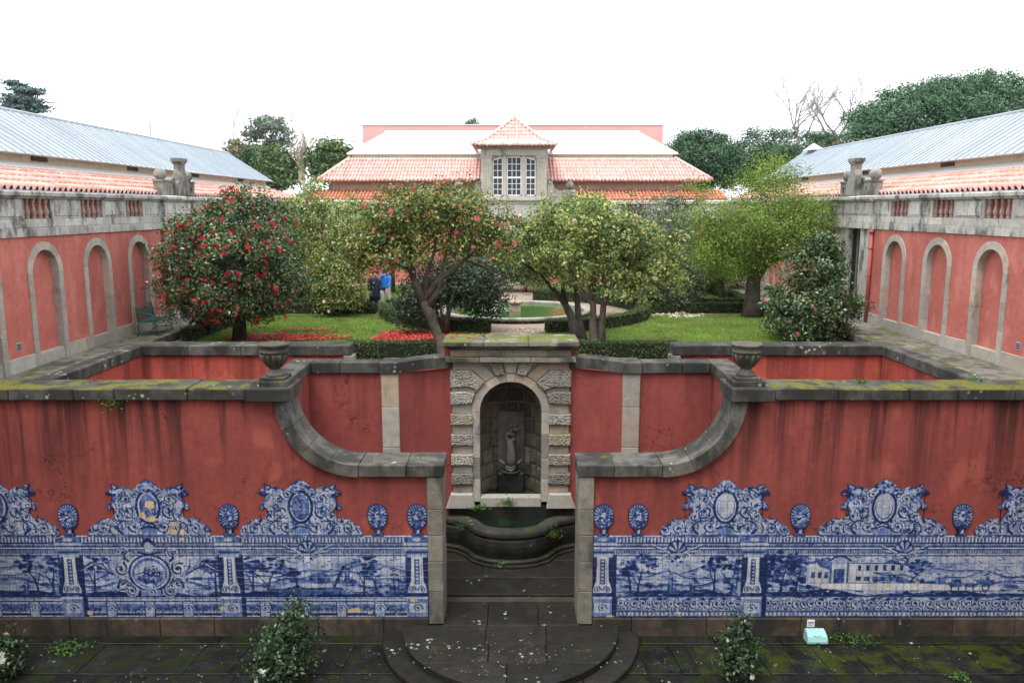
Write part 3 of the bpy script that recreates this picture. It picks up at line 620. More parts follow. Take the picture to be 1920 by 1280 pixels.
    rf=add(MB(T).quad((13.2,r0[1]-.03,r0[0]),(YE,r0[1]-.03,r0[0]),(YE,r1[1]-.03,r1[0]),(13.2,r1[1]-.03,r1[0])).obj('tiled_roof',m_terr))
    ncol=int((YE-13.2)/pt); rest=MB()
    for i in range(ncol):
        u=13.2+pt*(i+.5)
        for r_ in range(nr):
            Mx=place(u,r_)
            if 17.9<u<33.6:
                o=link('roof_tile',tm,rf); o.matrix_parent_inverse=Matrix(); o.matrix_local=Mx
            else: rest.add([tuple(Mx@Vector(v)) for v in tb.v],tb.f)
    rest.obj('roof_tiles',m_terr,rf,True,kind='stuff')
    add(MB(T).add([(13.2,9.775,-1.84),(YE,9.775,-1.84),(YE,9.90,-2.045),(13.2,9.90,-2.045),(13.2,9.66,-1.86),(YE,9.66,-1.86)],[(0,1,2,3),(0,1,5,4)]).obj('flashing',m_white))
    for (a,d) in pieces(13.2,YE-.1,3.3,rs,.012): add(MB(T).box(a,d,9.6,10.13,-2.3,-2.05).obj('clerestory_wall',m_cream))
    add(MB(T).box(13.2,YE-.1,9.93,9.95,-2.05,-2.03).obj('string_line',m_cream))
    for u in ((24.2,30.1,36,42) if sd<0 else (27.0,33.4,40)):
        lv=add(MB(T).box(u-.42,u+.42,9.96,10.10,-2.06,-2.04).obj('louvre',m_dark))
        for k_ in range(3): MB(T).box(u-.42,u+.42,9.972+.042*k_,9.99+.042*k_,-2.035,-2.01).obj('slat',m_pier,lv)
    # standing seam metal roof
    e=(-1.66,10.12); rg=(-4.06,11.66); ps=.42; an=math.atan2(rg[1]-e[1],e[0]-rg[0]); ln=math.hypot(e[0]-rg[0],rg[1]-e[1])
    sm=MB().add([(-ps/2+.004,0,0),(-ps/2+.004,ln,0),(-ps/2+.020,0,.045),(-ps/2+.020,ln,.045),(-ps/2+.038,0,.0),(-ps/2+.038,ln,0),(ps/2+.004,0,0),(ps/2+.004,ln,0),(-ps/2+.004,0,-.04),(ps/2+.004,0,-.04)],[(0,1,3,2),(2,3,5,4),(4,5,7,6),(0,6,9,8)]).mesh('roof_sheet',m_metal); sm.materials.append(m_seam); sm.polygons[0].material_index=1; sm.polygons[1].material_index=1
    mr=add(MB(T).add([(13.2,e[1]-.02,e[0]-.02),(YE,e[1]-.02,e[0]-.02),(YE,rg[1]-.02,rg[0]),(13.2,rg[1]-.02,rg[0]),(13.2,e[1],2*rg[0]-e[0]),(YE,e[1],2*rg[0]-e[0])],[(0,1,2,3),(3,2,5,4),(1,2,5)]).obj('metal_roof',m_metal))
    up=Vector((sd*math.cos(an),0,math.sin(an))); nm=Vector((-sd*math.sin(an),0,math.cos(an)))
    for i in range(int((YE-13.2)/ps)):
        base=T(13.2+ps*(i+.5),e[1],e[0])
        o=link('roof_sheet',sm,mr); o.matrix_local=Matrix(((0,up.x,nm.x,base[0]),(1,up.y,nm.y,base[1]),(0,up.z,nm.z,base[2]),(0,0,0,1)))
    MB(T).tube([(13.2,rg[1]+.02,rg[0]),(YE,rg[1]+.02,rg[0])],.05,6).obj('ridge_cap',m_metal,mr)
    if sd>0: MB(T).add([(44.0,rg[1]+.05,rg[0]+.35),(45.4,rg[1]+.05,rg[0]+.35),(45.4,rg[1]+.05,rg[0]-.35),(44.0,rg[1]+.05,rg[0]-.35),(44.7,rg[1]+.42,rg[0])],[(0,1,4),(1,2,4),(2,3,4),(3,0,4)]).obj('ridge_vent',m_metalw,mr)
    # wall grilles
    for u in ([19.03,26.95] if sd<0 else [19.17,27.0]):
        g=add(MB(T).box(u-.09,u+.09,5.28,5.47,.0,.008).obj('wall_grille',m_lead))
        for k_ in range(3): MB(T).box(u-.08,u+.08,5.305+.05*k_,5.33+.05*k_,.008,.014).obj('slat',m_dark,g)
    w_inv=Matrix.Translation((-w.location.x,-w.location.y,-w.location.z))
    for o in L: o.parent=w; o.matrix_parent_inverse=w_inv
    # downpipe beside the portal
    dpn=MB(T); dpn.tube([(p0-.12,7.86,.08),(p0-.12,ZP+.02,.08)],.06,10); dpn.tube([(p0-.12,7.80,.08),(p0-.12,7.92,.08)],.09,10)
    for zc in (5.5,6.4,7.3): dpn.tube([(p0-.12,zc-.025,.08),(p0-.12,zc+.025,.08)],.072,10)
    dpn.obj('downpipe',m_pipe,None,True,'red painted downpipe on the wing wall '+('behind the bench' if sd<0 else 'beside the dark doorway'),'downpipe')
    # crowning finial with two balls
    f=empty('parapet_finial',T(29.05,9.03,-.1),'scrolled stone finial with two balls on the parapet '+('above the red camellia' if sd<0 else 'above the dark doorway'),'finial',group='parapet finials'); finv=Matrix.Translation(-f.location); FL=[]
    fm=lambda P,w0,w1,c=.02: MB().block([(29.05+p[0],9.03+p[1]) for p in P],w0,w1,c,T)
    for s_ in (-1,1):
        FL.append(fm([(s_*.56,.03),(s_*1.34,.03),(s_*1.34,.50),(s_*.56,.50)],-.30,.06).obj('side_block',m_final))
        FL.append(fm([(s_*.56,.50),(s_*1.38,.50),(s_*1.38,.555),(s_*.56,.555)],-.32,.08,.012).obj('block_cap',m_final))
        FL.append(MB().ball(T(29.05+s_*1.12,9.03+.555+.185,-.14),.205).obj('ball',m_final,None,True))
        FL.append(fm([(s_*.80,.10),(s_*.88,.10),(s_*.88,.34),(s_*1.02,.34),(s_*1.02,.18),(s_*1.09,.18),(s_*1.09,.41),(s_*.80,.41)],.055,.085,.01).obj('fret',m_final))
        FL.append(MB(T).tube([(29.05+s_*(.60-.10*math.cos(a)),9.03+.52+.10*math.sin(a),.06) for a in [PI/2*k/3-.3 for k in range(9)]],.035,6).obj('volute',m_final,None,True))
    q=[(.50,.03),(.50,.44),(.43,.52),(.34,.64),(.27,.80),(.20,.93),(.20,1.12)]
    FL.append(fm([(-x,y) for x,y in q]+q[::-1],-.04,.20).obj('pedestal',m_final))
    FL.append(fm([(-.21,1.12),(.21,1.12),(.29,1.20),(-.29,1.20)],-.07,.23,.01).obj('neck',m_final)); FL.append(fm([(-.32,1.20),(.32,1.20),(.32,1.32),(-.32,1.32)],-.10,.26).obj('cap',m_final))
    for o in FL: o.parent=f; o.matrix_parent_inverse=finv
    # pavement along the wing
    kx=1.15 if sd<0 else 1.6
    pv=MB(T).box(13.4,46,4.5,4.74,-.4,kx-.05).obj('side_pavement',m_earth,kind='structure',label='mossy flagged pavement below the '+('wall with the bench' if sd<0 else 'wall with the dark doorway'))
    for (a,d) in pieces(13.4,40,1.15,rs,.012):
        MB().block([(a,.04),(d,.04),(d,kx*.55),(a,kx*.55)],4.7,ZP-.005+rs.uniform(-.008,.006),.01,lambda u,w_,v:T(u,v,w_)).obj('flagstone',m_flag,pv)
        MB().block([(a+.3,kx*.55+.012),(d+.3,kx*.55+.012),(d+.3,kx),(a+.3,kx)],4.6,ZP-.005+rs.uniform(-.008,.006),.015,lambda u,w_,v:T(u,v,w_)).obj('flagstone',m_flag,pv)
wing(-1); wing(1)
# ------------------------------------------------------------------ pavilion closing the garden
YB=46.0; CX=.12
pv=empty('garden_pavilion',(CX,50,4.4),'pavilion with orange tiled roofs and tall central dormer window','building'); PL=[]; add=lambda o:(PL.append(o),o)[1]
add(MB().box(XL,XR,YB+.05,YB+.6,4.4,ZB).obj('plaster_wall',m_red_wing))
for (z0,z1,pj) in ((ZB,8.165,.05),(8.165,8.37,.02)):
    for (a,d) in pieces(XL,XR,1.6,rs,.01): add(MB().cbox(a,d,YB-pj,YB+.4,z0,z1-.003,.01).obj('parapet_block',m_parapb))
bl=[CX+s_*(6.6) for s_ in (-1,1)]+[CX+s_*9.4 for s_ in (-1,1)]
bme=bpy.data.meshes['baluster']
prev=XL
for c in sorted(bl)+[None]:
    e=c-.58 if c else XR
    k=add(MB().cbox(prev+.003,e-.003,YB,YB+.4,8.372,8.858,.01).obj('dado_block',m_parapb))
    if e-prev<3: MB().cbox(prev+.2,e-.2,YB-.03,YB+.02,8.43,8.80,.012).obj('raised_panel',m_parapb,k)
    if c:
        add(MB().box(c-.58,c+.58,YB+.14,YB+.16,8.3,8.9).obj('opening_back',m_red_wing))
        for i in range(4): PL.append(link('baluster',bme,None,(c-.405+.27*i,YB+.06,8.37)))
        prev=c+.58
for (a,d) in pieces(XL,XR,2.0,rs,.01): add(MB().cbox(a,d,YB-.13,YB+.42,8.862,9.03,.02).obj('cornice_stone',m_parapb))
# tiled slope builder (barrel tiles as geometry, too small to pick apart)
def slope(P00,P10,P11,P01,rows,pitch,mat,name,hip=True,amp=.05):
    P00,P10,P11,P01=[np.array(p,float) for p in (P00,P10,P11,P01)]
    nrm=np.cross(P10-P00,P01-P00); nrm/=np.linalg.norm(nrm)
    if nrm[2]<0: nrm=-nrm
    V=[]; 
    for r_ in range(rows):
        t0,t1=r_/rows,(r_+1)/rows
        A0=P00+(P01-P00)*t0; B0=P10+(P11-P10)*t0; A1=P00+(P01-P00)*t1; B1=P10+(P11-P10)*t1
        n0=np.linalg.norm(P10-P00); ux=(P10-P00)/n0
        s0=max((A0-P00)@ux,0); s1=max((A1-P00)@ux,0); e0=(B0-P00)@ux; e1=(B1-P00)@ux
        nc=int(n0/pitch)
        for c in range(nc):
            u=(c+.5)*pitch
            lo=(s0+s1)/2; hi=(e0+e1)/2
            if u<lo or u>hi: continue
            up=(P01-P00)-((P01-P00)@ux)*ux
            b0=P00+ux*u+up*t0; b1=P00+ux*u+up*t1
            hw=pitch/2
            for k in range(4):
                a0=PI*k/4; a1=PI*(k+1)/4
                for (pp,aa,h) in ((b0,a0,.03),(b0,a1,.03),(b1,a1,-.012),(b1,a0,-.012)):
                    V.append(pp-ux*hw*.72*math.cos(aa)+nrm*(amp*math.sin(aa)+h))
            for (pp,aa,h) in ((b0,.72*hw,0),(b0,1.28*hw,0),(b1,1.28*hw,-.02),(b1,.72*hw,-.02)): V.append(pp+ux*aa+nrm*(h-.015))
            for k in range(4):                                    # front lip
                a0=PI*k/4; a1=PI*(k+1)/4
                for aa,q in ((a0,1),(a1,1),(a1,.35),(a0,.35)): V.append(b0-ux*hw*.72*math.cos(aa)*(1 if q==1 else .8)+nrm*(amp*math.sin(aa)*q+.03-(.02 if q<1 else 0)))
    o=link(name,fastmesh(name,np.array(V),4,mat)); o['kind']='stuff'; return o
def roof(name,P,rows,pitch,mat,amp=.05):
    base=MB().quad(*[(p[0],p[1],p[2]-.02) for p in P]).obj(name,mat); PL.append(base)
    o=slope(P[0],P[1],P[2],P[3],rows,pitch,mat,'roof_tiles',amp=amp); o.parent=base; return base
roof('lower_roof',[(XL,YB+.15,9.10),(XR,YB+.15,9.10),(XR,YB+1.75,9.68),(XL,YB+1.75,9.68)],4,.20,m_terro,.08)
for (a,d) in pieces(-10.4,10.7,2.6,rs,.012): add(MB().box(a,d,YB+1.7,YB+2.2,9.55,10.02).obj('frieze_stone',m_band))
add(MB().cbox(-10.45,10.75,YB+1.62,YB+2.2,10.02,10.09,.01).obj('moulding',m_band)); add(MB().cbox(-10.55,10.85,YB+1.52,YB+2.2,10.092,10.17,.02).obj('moulding',m_band))
roof('upper_roof',[(-11.05,YB+1.2,10.22),(11.4,YB+1.2,10.22),(9.85,YB+4.2,11.60),(-9.8,YB+4.2,11.60)],6,.192,m_terrb,.085)
add(MB().add([(-11.05,YB+1.2,10.2),(-9.8,YB+4.2,11.58),(-9.8,YB+9,11.58),(-11.05,YB+12,10.2)],[(0,1,2,3)]).obj('roof_side',m_terrb)); add(MB().add([(11.4,YB+1.2,10.2),(9.85,YB+4.2,11.58),(9.85,YB+9,11.58),(11.4,YB+12,10.2)],[(0,1,2,3)]).obj('roof_side',m_terrb))
for s_,a,bb in ((-1,-11.05,-9.8),(1,11.4,9.85)): add(MB().tube([(a,YB+1.15,10.28),(bb,YB+4.2,11.66)],.10,8).obj('hip_tiles',m_terrb,None,True))
add(MB().box(-11.0,11.35,YB+1.22,YB+1.3,10.16,10.235).obj('gutter',m_parapb))
em=MB().lathe([(.075,0),(.075,.3)],8).mesh('eaves_tile',m_terrb,True)
for i in range(int(22.3/.21)):
    o=link('eaves_tile',em,None,(-10.95+.21*i,YB+1.02,10.20)); o.rotation_euler=(R(-74),0,0); PL.append(o)
add(MB().add([(-9.85,YB+4.02,11.56),(9.9,YB+4.02,11.56),(9.9,YB+4.32,11.68),(-9.85,YB+4.32,11.68)],[(0,1,2,3)]).obj('flashing',m_white))
add(MB().box(-9.7,9.75,YB+4.3,YB+4.6,11.5,11.9).obj('clerestory_wall',m_cream))
for i in range(40):
    a=-9.98+20*i/40
    tx=lambda x,t:x*(1-t)+ (x*8.35/9.98)*t
    x0,x1=a+.004,a+.5-.004
    b=MB().add([(x0,YB+4.05,11.90),(x1,YB+4.05,11.90),(x1*.835,YB+8.8,13.56),(x0*.835,YB+8.8,13.56),(x0,YB+4.05,11.84),(x1,YB+4.05,11.84)],[(0,1,2,3),(0,1,5,4)])
    b.tube([(x1,YB+4.05,11.905),(x1*.835,YB+8.8,13.565)],.018,4)
    add(b.obj('roof_sheet',m_metalw))
for s_ in (-1,1): add(MB().add([(s_*9.98,YB+4.05,11.89),(s_*8.33,YB+8.8,13.55),(s_*8.33,YB+12,13.55),(s_*9.98,YB+16,11.89)],[(0,1,2,3)]).obj('metal_roof_side',m_metalw))
add(MB().tube([(-8.35,YB+8.8,13.59),(8.35,YB+8.8,13.59)],.06,6).obj('ridge_cap',m_metalw))
# dormer
YD=YB-.12; x0,x1=CX-1.84,CX+1.84
add(MB().box(x0+.05,x1-.05,YD+.3,YB+5,8.9,12.0).obj('dormer_body',m_dorm))
add(MB().cbox(x0-.1,x1+.1,YD-.12,YB+.5,9.035,9.20,.02).obj('dormer_base',m_dorm))
for s_ in (-1,1):
    xc=CX+s_*1.53; p=add(MB().cbox(xc-.30,xc+.30,YD,YD+.35,9.20,11.45,.015).obj('pilaster',m_dorm))
    for k in range(4): MB().cbox(xc-.235+.13*k,xc-.155+.13*k,YD-.03,YD+.02,9.40,11.25,.02).obj('flute_rib',m_dorm,p)
    MB().cbox(xc-.34,xc+.34,YD-.04,YD+.35,11.36,11.5,.02).obj('capital',m_dorm,p)
add(MB().cbox(x0-.02,x1+.02,YD-.03,YD+.5,11.50,11.86,.02).obj('entablature',m_dorm)); add(MB().cbox(x0-.16,x1+.16,YD-.16,YD+.5,11.862,11.96,.03).obj('dormer_cornice',m_dorm)); add(MB().cbox(x0-.34,x1+.34,YD-.32,YD+.5,11.962,12.03,.02).obj('dormer_cornice',m_band))
add(MB().cbox(CX-1.24,CX+1.24,YD+.03,YD+.3,9.20,9.30,.01).obj('window_sill',m_dorm))
for xm in (CX-.52,CX+.52): add(MB().cbox(xm-.10,xm+.10,YD+.03,YD+.3,9.30,11.5,.02).obj('stone_mullion',m_dorm))
for (xa,xb,nc,tl_,tr) in ((CX-1.20,CX-.63,2,11.30,11.45),(CX-.41,CX+.41,3,11.46,11.46),(CX+.63,CX+1.20,2,11.45,11.30)):
    wd=empty('window',(0,0,0)); PL.append(wd); zb=9.32; zt=11.5; fr=MB()
    for (u0,u1) in ((xa,xa+.055),(xb-.055,xb)): fr.box(u0,u1,YD+.12,YD+.2,zb,11.5)
    fr.box(xa,xb,YD+.12,YD+.2,zb,zb+.06); fr.add([(xa,YD+.12,tl_),(xb,YD+.12,tr),(xb,YD+.12,tr-.06),(xa,YD+.12,tl_-.06),(xa,YD+.2,tl_),(xb,YD+.2,tr),(xb,YD+.2,tr-.06),(xa,YD+.2,tl_-.06)],[(0,1,2,3),(3,2,6,7),(0,1,5,4)])
    fr.box(xa,xb,YD+.11,YD+.2,10.27,10.37)
    zs=[zb+.06,9.68,9.98,10.27,10.37,10.70,11.05,11.40]; xs=[xa+.055+(xb-xa-.11)*i/nc for i in range(nc+1)]
    for i in range(1,nc): fr.box(xs[i]-.016,xs[i]+.016,YD+.125,YD+.19,zb,11.40)
    for z_ in (zs[1],zs[2],zs[5],zs[6]): fr.box(xa,xb,YD+.125,YD+.19,z_-.016,z_+.016)
    fr.obj('window_frame',m_frame,wd)
    fill=MB(); fill.add([(xa,YD+.10,tl_),(xb,YD+.10,tr),(xb,YD+.10,11.52),(xa,YD+.10,11.52)],[(0,1,2,3)]); fill.obj('window_head',m_dorm,wd)
    for i in range(nc):
        for j,(z0_,z1_) in enumerate(((zs[0],zs[1]),(zs[1],zs[2]),(zs[2],zs[3]),(zs[4],zs[5]),(zs[5],zs[6]),(zs[6],11.45))):
            MB().box(xs[i],xs[i+1],YD+.15,YD+.16,z0_,z1_).obj('pane',m_glass,wd)
# dormer roof
ze=12.05
for P,rw in (([(x0-.50,YD-.48,ze),(x1+.50,YD-.48,ze),(x1-.35,YD+.75,ze+.42),(x0+.35,YD+.75,ze+.42)],3),([(x0+.30,YD+.70,ze+.40),(x1-.30,YD+.70,ze+.40),(CX+.05,YD+2.3,ze+1.72),(CX-.05,YD+2.3,ze+1.72)],6)):
    roof('dormer_roof',P,rw,.20,m_terrb if rw==6 else terracotta('terracotta_pale',(.66,.48,.42),(.72,.58,.52),(.74,.64,.6)),.055)
for s_ in (-1,1):
    xe=x0-.5 if s_<0 else x1+.5; xi=x0+.32 if s_<0 else x1-.32
    add(MB().add([(xe,YD-.48,ze),(xi,YD+.75,ze+.42),(xi,YD+3.7,ze+.42),(xe,YD+5,ze)],[(0,1,2,3)]).obj('dormer_roof_side',m_terrb)); add(MB().add([(xi,YD+.7,ze+.4),(CX,YD+2.3,ze+1.72),(xi,YD+3.9,ze+.4)],[(0,1,2)]).obj('dormer_roof_side',m_terrb))
    add(MB().tube([(xe,YD-.48,ze+.05),(xi,YD+.72,ze+.46),(CX,YD+2.3,ze+1.78)],.075,8).obj('hip_tiles',m_terrb,None,True))
add(MB().add([(x0-.5,YD-.48,ze),(x1+.5,YD-.48,ze),(x1+.1,YD,ze-.08),(x0-.1,YD,ze-.08)],[(0,1,2,3)]).obj('soffit',m_band))
em2=MB().lathe([(.08,0),(.08,.3)],8).mesh('eaves_tile',m_terrb,True)
for i in range(23):
    o=link('eaves_tile',em2,None,(x0-.45+.205*i,YD-.62,ze-.01)); o.rotation_euler=(R(-72),0,0); PL.append(o)
add(MB().ball((CX,YD+2.3,ze+1.86),.07,8,6).obj('roof_knob',m_terrb,None,True))
for s_ in (-1,1):                     # scroll brackets with balls
    q=[(1.86,9.03),(1.86,10.25),(2.12,10.25),(2.16,9.95),(2.28,9.72),(2.5,9.62),(2.85,9.60),(2.85,9.66),(3.45,9.66),(3.45,9.03)]
    add(MB().prism([(CX+s_*x,z) for x,z in q],YB-.08,YB+.28,lambda u,v,q_:(u,q_,v)).obj('scroll_bracket',m_final))
    add(MB().tube([(CX+s_*(1.98+.12*math.cos(a)),YB-.1,10.14+.12*math.sin(a)) for a in [k*.6 for k in range(10)]],.03,6).obj('volute',m_final,None,True))
    add(MB().ball((CX+s_*3.12,YB+.1,9.66+.22),.23).obj('ball',m_final,None,True))
# ground-floor door in the axis
add(MB().cbox(CX-1.0,CX+1.0,YB-.14,YB+.1,4.5,7.19,.02).obj('door_surround',m_parapb)); add(MB().box(CX-.7,CX+.7,YB-.16,YB-.135,4.5,6.9).obj('door',m_dark)); add(MB().cbox(CX-1.9,CX+1.9,YB-.10,YB+.04,7.2,8.85,.02).obj('stone_field',m_parapb))
pinv=Matrix.Translation((-CX,-50,-4.4))
for o in PL:
    if o.parent is None: o.parent=pv; o.matrix_parent_inverse=pinv
# pink block behind, small house, the palace the view is taken from
bk=empty('rear_building',(0,72,4.4),'plain pink block rising behind the pale metal roof','building'); MB().box(-12.74,12.87,-1,8,-1,11.2).obj('wall',m_pink,bk); MB().box(-12.8,12.93,-1.05,8,11.2,11.27).obj('parapet_cap',m_white,bk)
dh=empty('distant_house',(37.9,98,6.9),'orange tiled house roof peeping between the far pines','house'); MB().add([(-1.1,0,9.2),(1.2,0,9.2),(1.2,3,10.5),(-.7,3,10.5),(1.2,6,9.2),(-1.1,6,9.2)],[(0,1,2,3),(3,2,4,5)]).obj('roof',m_terro,dh); MB().box(-1.0,1.1,.2,5.8,-3,9.1).obj('wall',m_cream,dh)
pal=empty('palace',(0,-6,0),'tall palace facade the court lies in front of','building')
MB().box(-24,24,-10,-.6,-.05,17).obj('wall',m_cream,pal)
for i in range(-4,5):
    for z_ in (2.0,7.4,12.2):
        if i==0 and z_==7.4: continue
        wn=MB().box(i*4.6-.75,i*4.6+.75,-.62,-.58,z_,z_+2.6).obj('window',m_glass,pal); MB().box(i*4.6-.95,i*4.6+.95,-.6,-.5,z_-.2,z_-.02).obj('sill',m_gran,wn)
pal.location=(0,0,0)
pal.children[0].location=(0,0,0)
for sd in (-1,1):
    MB().box(*sorted((sd*12.3,sd*13.9)),-.6,15.4,-.03,4.9).obj('side_shade_wall',m_red_front,None,label='unseen red side wall added to shade the sunken court '+('nearer the white camellia' if sd<0 else 'nearer the turquoise lamp'),cat='wall')  # walls out of view, added to shade the court
# ------------------------------------------------------------------ azulejo panels: painted in memory, laid tile by tile
PS=170.; TZ0,TZ1=.40,3.42
class Paint:
    def __init__(s,xa,xb):
        s.xa,s.xb=xa,xb; s.w=int((xb-xa)*PS); s.h=int((TZ1-TZ0)*PS); s.ink=np.zeros((s.h,s.w),np.float32); s.rng=np.random.default_rng(5)
        s.dmg=np.zeros((s.h,s.w),np.float32)
    def _bb(s,x0,x1,z0,z1):
        a=max(0,int((x0-s.xa)*PS)-2); b=min(s.w,int((x1-s.xa)*PS)+3); c=max(0,int((z0-TZ0)*PS)-2); d=min(s.h,int((z1-TZ0)*PS)+3)
        if a>=b or c>=d: return None
        X=(np.arange(a,b)+.5)/PS+s.xa; Z=(np.arange(c,d)+.5)/PS+TZ0
        return (slice(c,d),slice(a,b)),X[None,:],Z[:,None]
    def over(s,sl,al,v): s.ink[sl]=s.ink[sl]*(1-al)+v*al
    def rect(s,x0,x1,z0,z1,v,a=1.):
        r=s._bb(x0,x1,z0,z1)
        if r is None: return
        sl,X,Z=r; m=((X>=x0)&(X<=x1)&(Z>=z0)&(Z<=z1)).astype(np.float32)*a; s.over(sl,m,v)
    def ell(s,cx,cz,rx,rz,v,a=1.,soft=.02):
        r=s._bb(cx-rx,cx+rx,cz-rz,cz+rz)
        if r is None: return
        sl,X,Z=r; d=np.sqrt(((X-cx)/rx)**2+((Z-cz)/rz)**2); s.over(sl,np.clip((1-d)/max(soft/min(rx,rz),1e-3)+.5,0,1)*a,v)
    def poly(s,P,v,a=1.):
        xs=[p[0] for p in P]; zs=[p[1] for p in P]; r=s._bb(min(xs),max(xs),min(zs),max(zs))
        if r is None: return
        sl,X,Z=r; m=np.zeros((Z.shape[0],X.shape[1]),bool)
        for i in range(len(P)):
            (x0,z0),(x1,z1)=P[i-1],P[i]
            if z0==z1: continue
            c=((z0>Z)!=(z1>Z))&(X<(x1-x0)*(Z-z0)/(z1-z0)+x0); m^=c
        s.over(sl,m.astype(np.float32)*a,v)
    def line(s,P,w,v,a=1.):
        m=len(P); W=w if hasattr(w,'__len__') else [w]*m
        for i in range(m-1):
            (x0,z0),(x1,z1)=P[i],P[i+1]; q=max(W[i],W[i+1])
            r=s._bb(min(x0,x1)-q,max(x0,x1)+q,min(z0,z1)-q,max(z0,z1)+q)
            if r is None: continue
            sl,X,Z=r; dx,dz=x1-x0,z1-z0; L=dx*dx+dz*dz+1e-9; t=np.clip(((X-x0)*dx+(Z-z0)*dz)/L,0,1)
            d=np.hypot(X-x0-t*dx,Z-z0-t*dz); ww=W[i]+(W[i+1]-W[i])*t
            s.over(sl,np.clip((ww-d)*PS*.8+.5,0,1)*a,v)
    def spiral(s,cx,cz,r,turns,a0,dr,w=.02,v=.8,lead=None):
        n=int(14*turns)+4; P=[];W=[]
        for i in range(n+1):
            t=i/n; a=a0+dr*turns*2*PI*t; q=r*(1-.88*t); P.append((cx+q*math.cos(a),cz+q*math.sin(a))); W.append(w*(1-.55*t))
        s.line(P,[k*1.9 for k in W],.12); s.line(P,W,v); 
        s.line([(x+w*.5,z+w*.5) for x,z in P],[k*.35 for k in W],.05)
        s.ell(*P[-1],w*1.1,w*1.1,.9)
    def acanthus(s,x,z,ang,l,dr=1,v=.8):
        P=[];n=9
        for i in range(n+1):
            t=i/n; a=ang+dr*1.5*t*t; P.append((x+l*t*math.cos(a),z+l*t*math.sin(a)))
        s.line(P,[.05*l/.3*(1-.8*i/n)+.006 for i in range(n+1)],.2); s.line(P,[.025*l/.3*(1-.8*i/n)+.004 for i in range(n+1)],v)
        for i in range(2,n,1):
            for sg in (-1,1):
                a=ang+dr*1.5*(i/n)**2+sg*.8; k=l*.28*(1-i/n*.6); s.line([P[i],(P[i][0]+k*math.cos(a),P[i][1]+k*math.sin(a))],[.012,.003],.75)
    def tree(s,x,z,h,lean=0,v=.9):
        rg=s.rng; P=[(x+lean*t*t,z+h*.62*t) for t in (0,.3,.6,1)]
        s.line(P,[.03,.02,.016,.01],v); s.line([P[1],(x-lean-.12,z+h*.6)],[.014,.006],v)
        for k in (-1,0,1): s.line([(x,z+.03),(x+k*.12,z-.02)],[.02,.005],v)
        for k in range(34):
            a=rg.uniform(0,2*PI); q=math.sqrt(rg.random()); cx=x+lean+.30*q*math.cos(a)*h/.9; cz=z+h*.74+.20*q*math.sin(a)*h/.9
            s.ell(cx,cz,rg.uniform(.03,.075),rg.uniform(.018,.038),rg.choice([.45,.7,.9,1.]),.9)
    def figure(s,x,z,h=.36):
        s.line([(x,z),(x+.02,z+h*.5)],[.05,.04],.55); s.line([(x-.03,z),(x-.01,z+h*.5)],[.012,.02],.95); s.line([(x+.02,z+h*.45),(x+.02,z+h*.8)],[.05,.035],.35)
        s.line([(x+.0,z+h*.75),(x+.11,z+h*.55)],[.018,.012],.75); s.ell(x+.02,z+h*.92,.03,.038,.25); s.line([(x-.01,z+h),(x+.05,z+h)],.012,.9); s.line([(x+.05,z+.02),(x+.05,z+h*.8)],.01,.9)
CREST=[(0,482),(25,470),(50,455),(75,440),(95,430),(100,405),(125,398),(150,380),(165,400),(190,405),(205,415),(235,418),(262,405),(290,430),(330,440),(345,442),(340,420),(325,400),(360,395),(395,370),(398,355),(360,350),(320,340),(330,325),(350,310),(345,285),(385,262),(395,235),(370,225),(330,240),(310,220),(320,190),(345,150),(370,140),(420,150),(480,130),(520,95),(560,80),(582,50),(585,20),(570,0)]
CREST=[(x*.00232,z*.00245) for x,z in CREST]
PINE=[(45,0),(50,15),(25,25),(25,50),(55,75),(75,110),(85,150),(85,200),(70,245),(40,270),(0,278)]; PINE=[(x*.00238,z*.0024) for x,z in PINE]
ZT=2.155
def outline(half,cx,k=1.):
    half=[(x*k,z) for x,z in half]
    return [(cx-x,ZT+z) for x,z in half[::-1]]+[(cx+x,ZT+z) for x,z in half[1:] if x>1e-6] if half[0][0]<1e-6 else [(cx+x,ZT+z) for x,z in half]+[(cx-x,ZT+z) for x,z in half[-2::-1]]
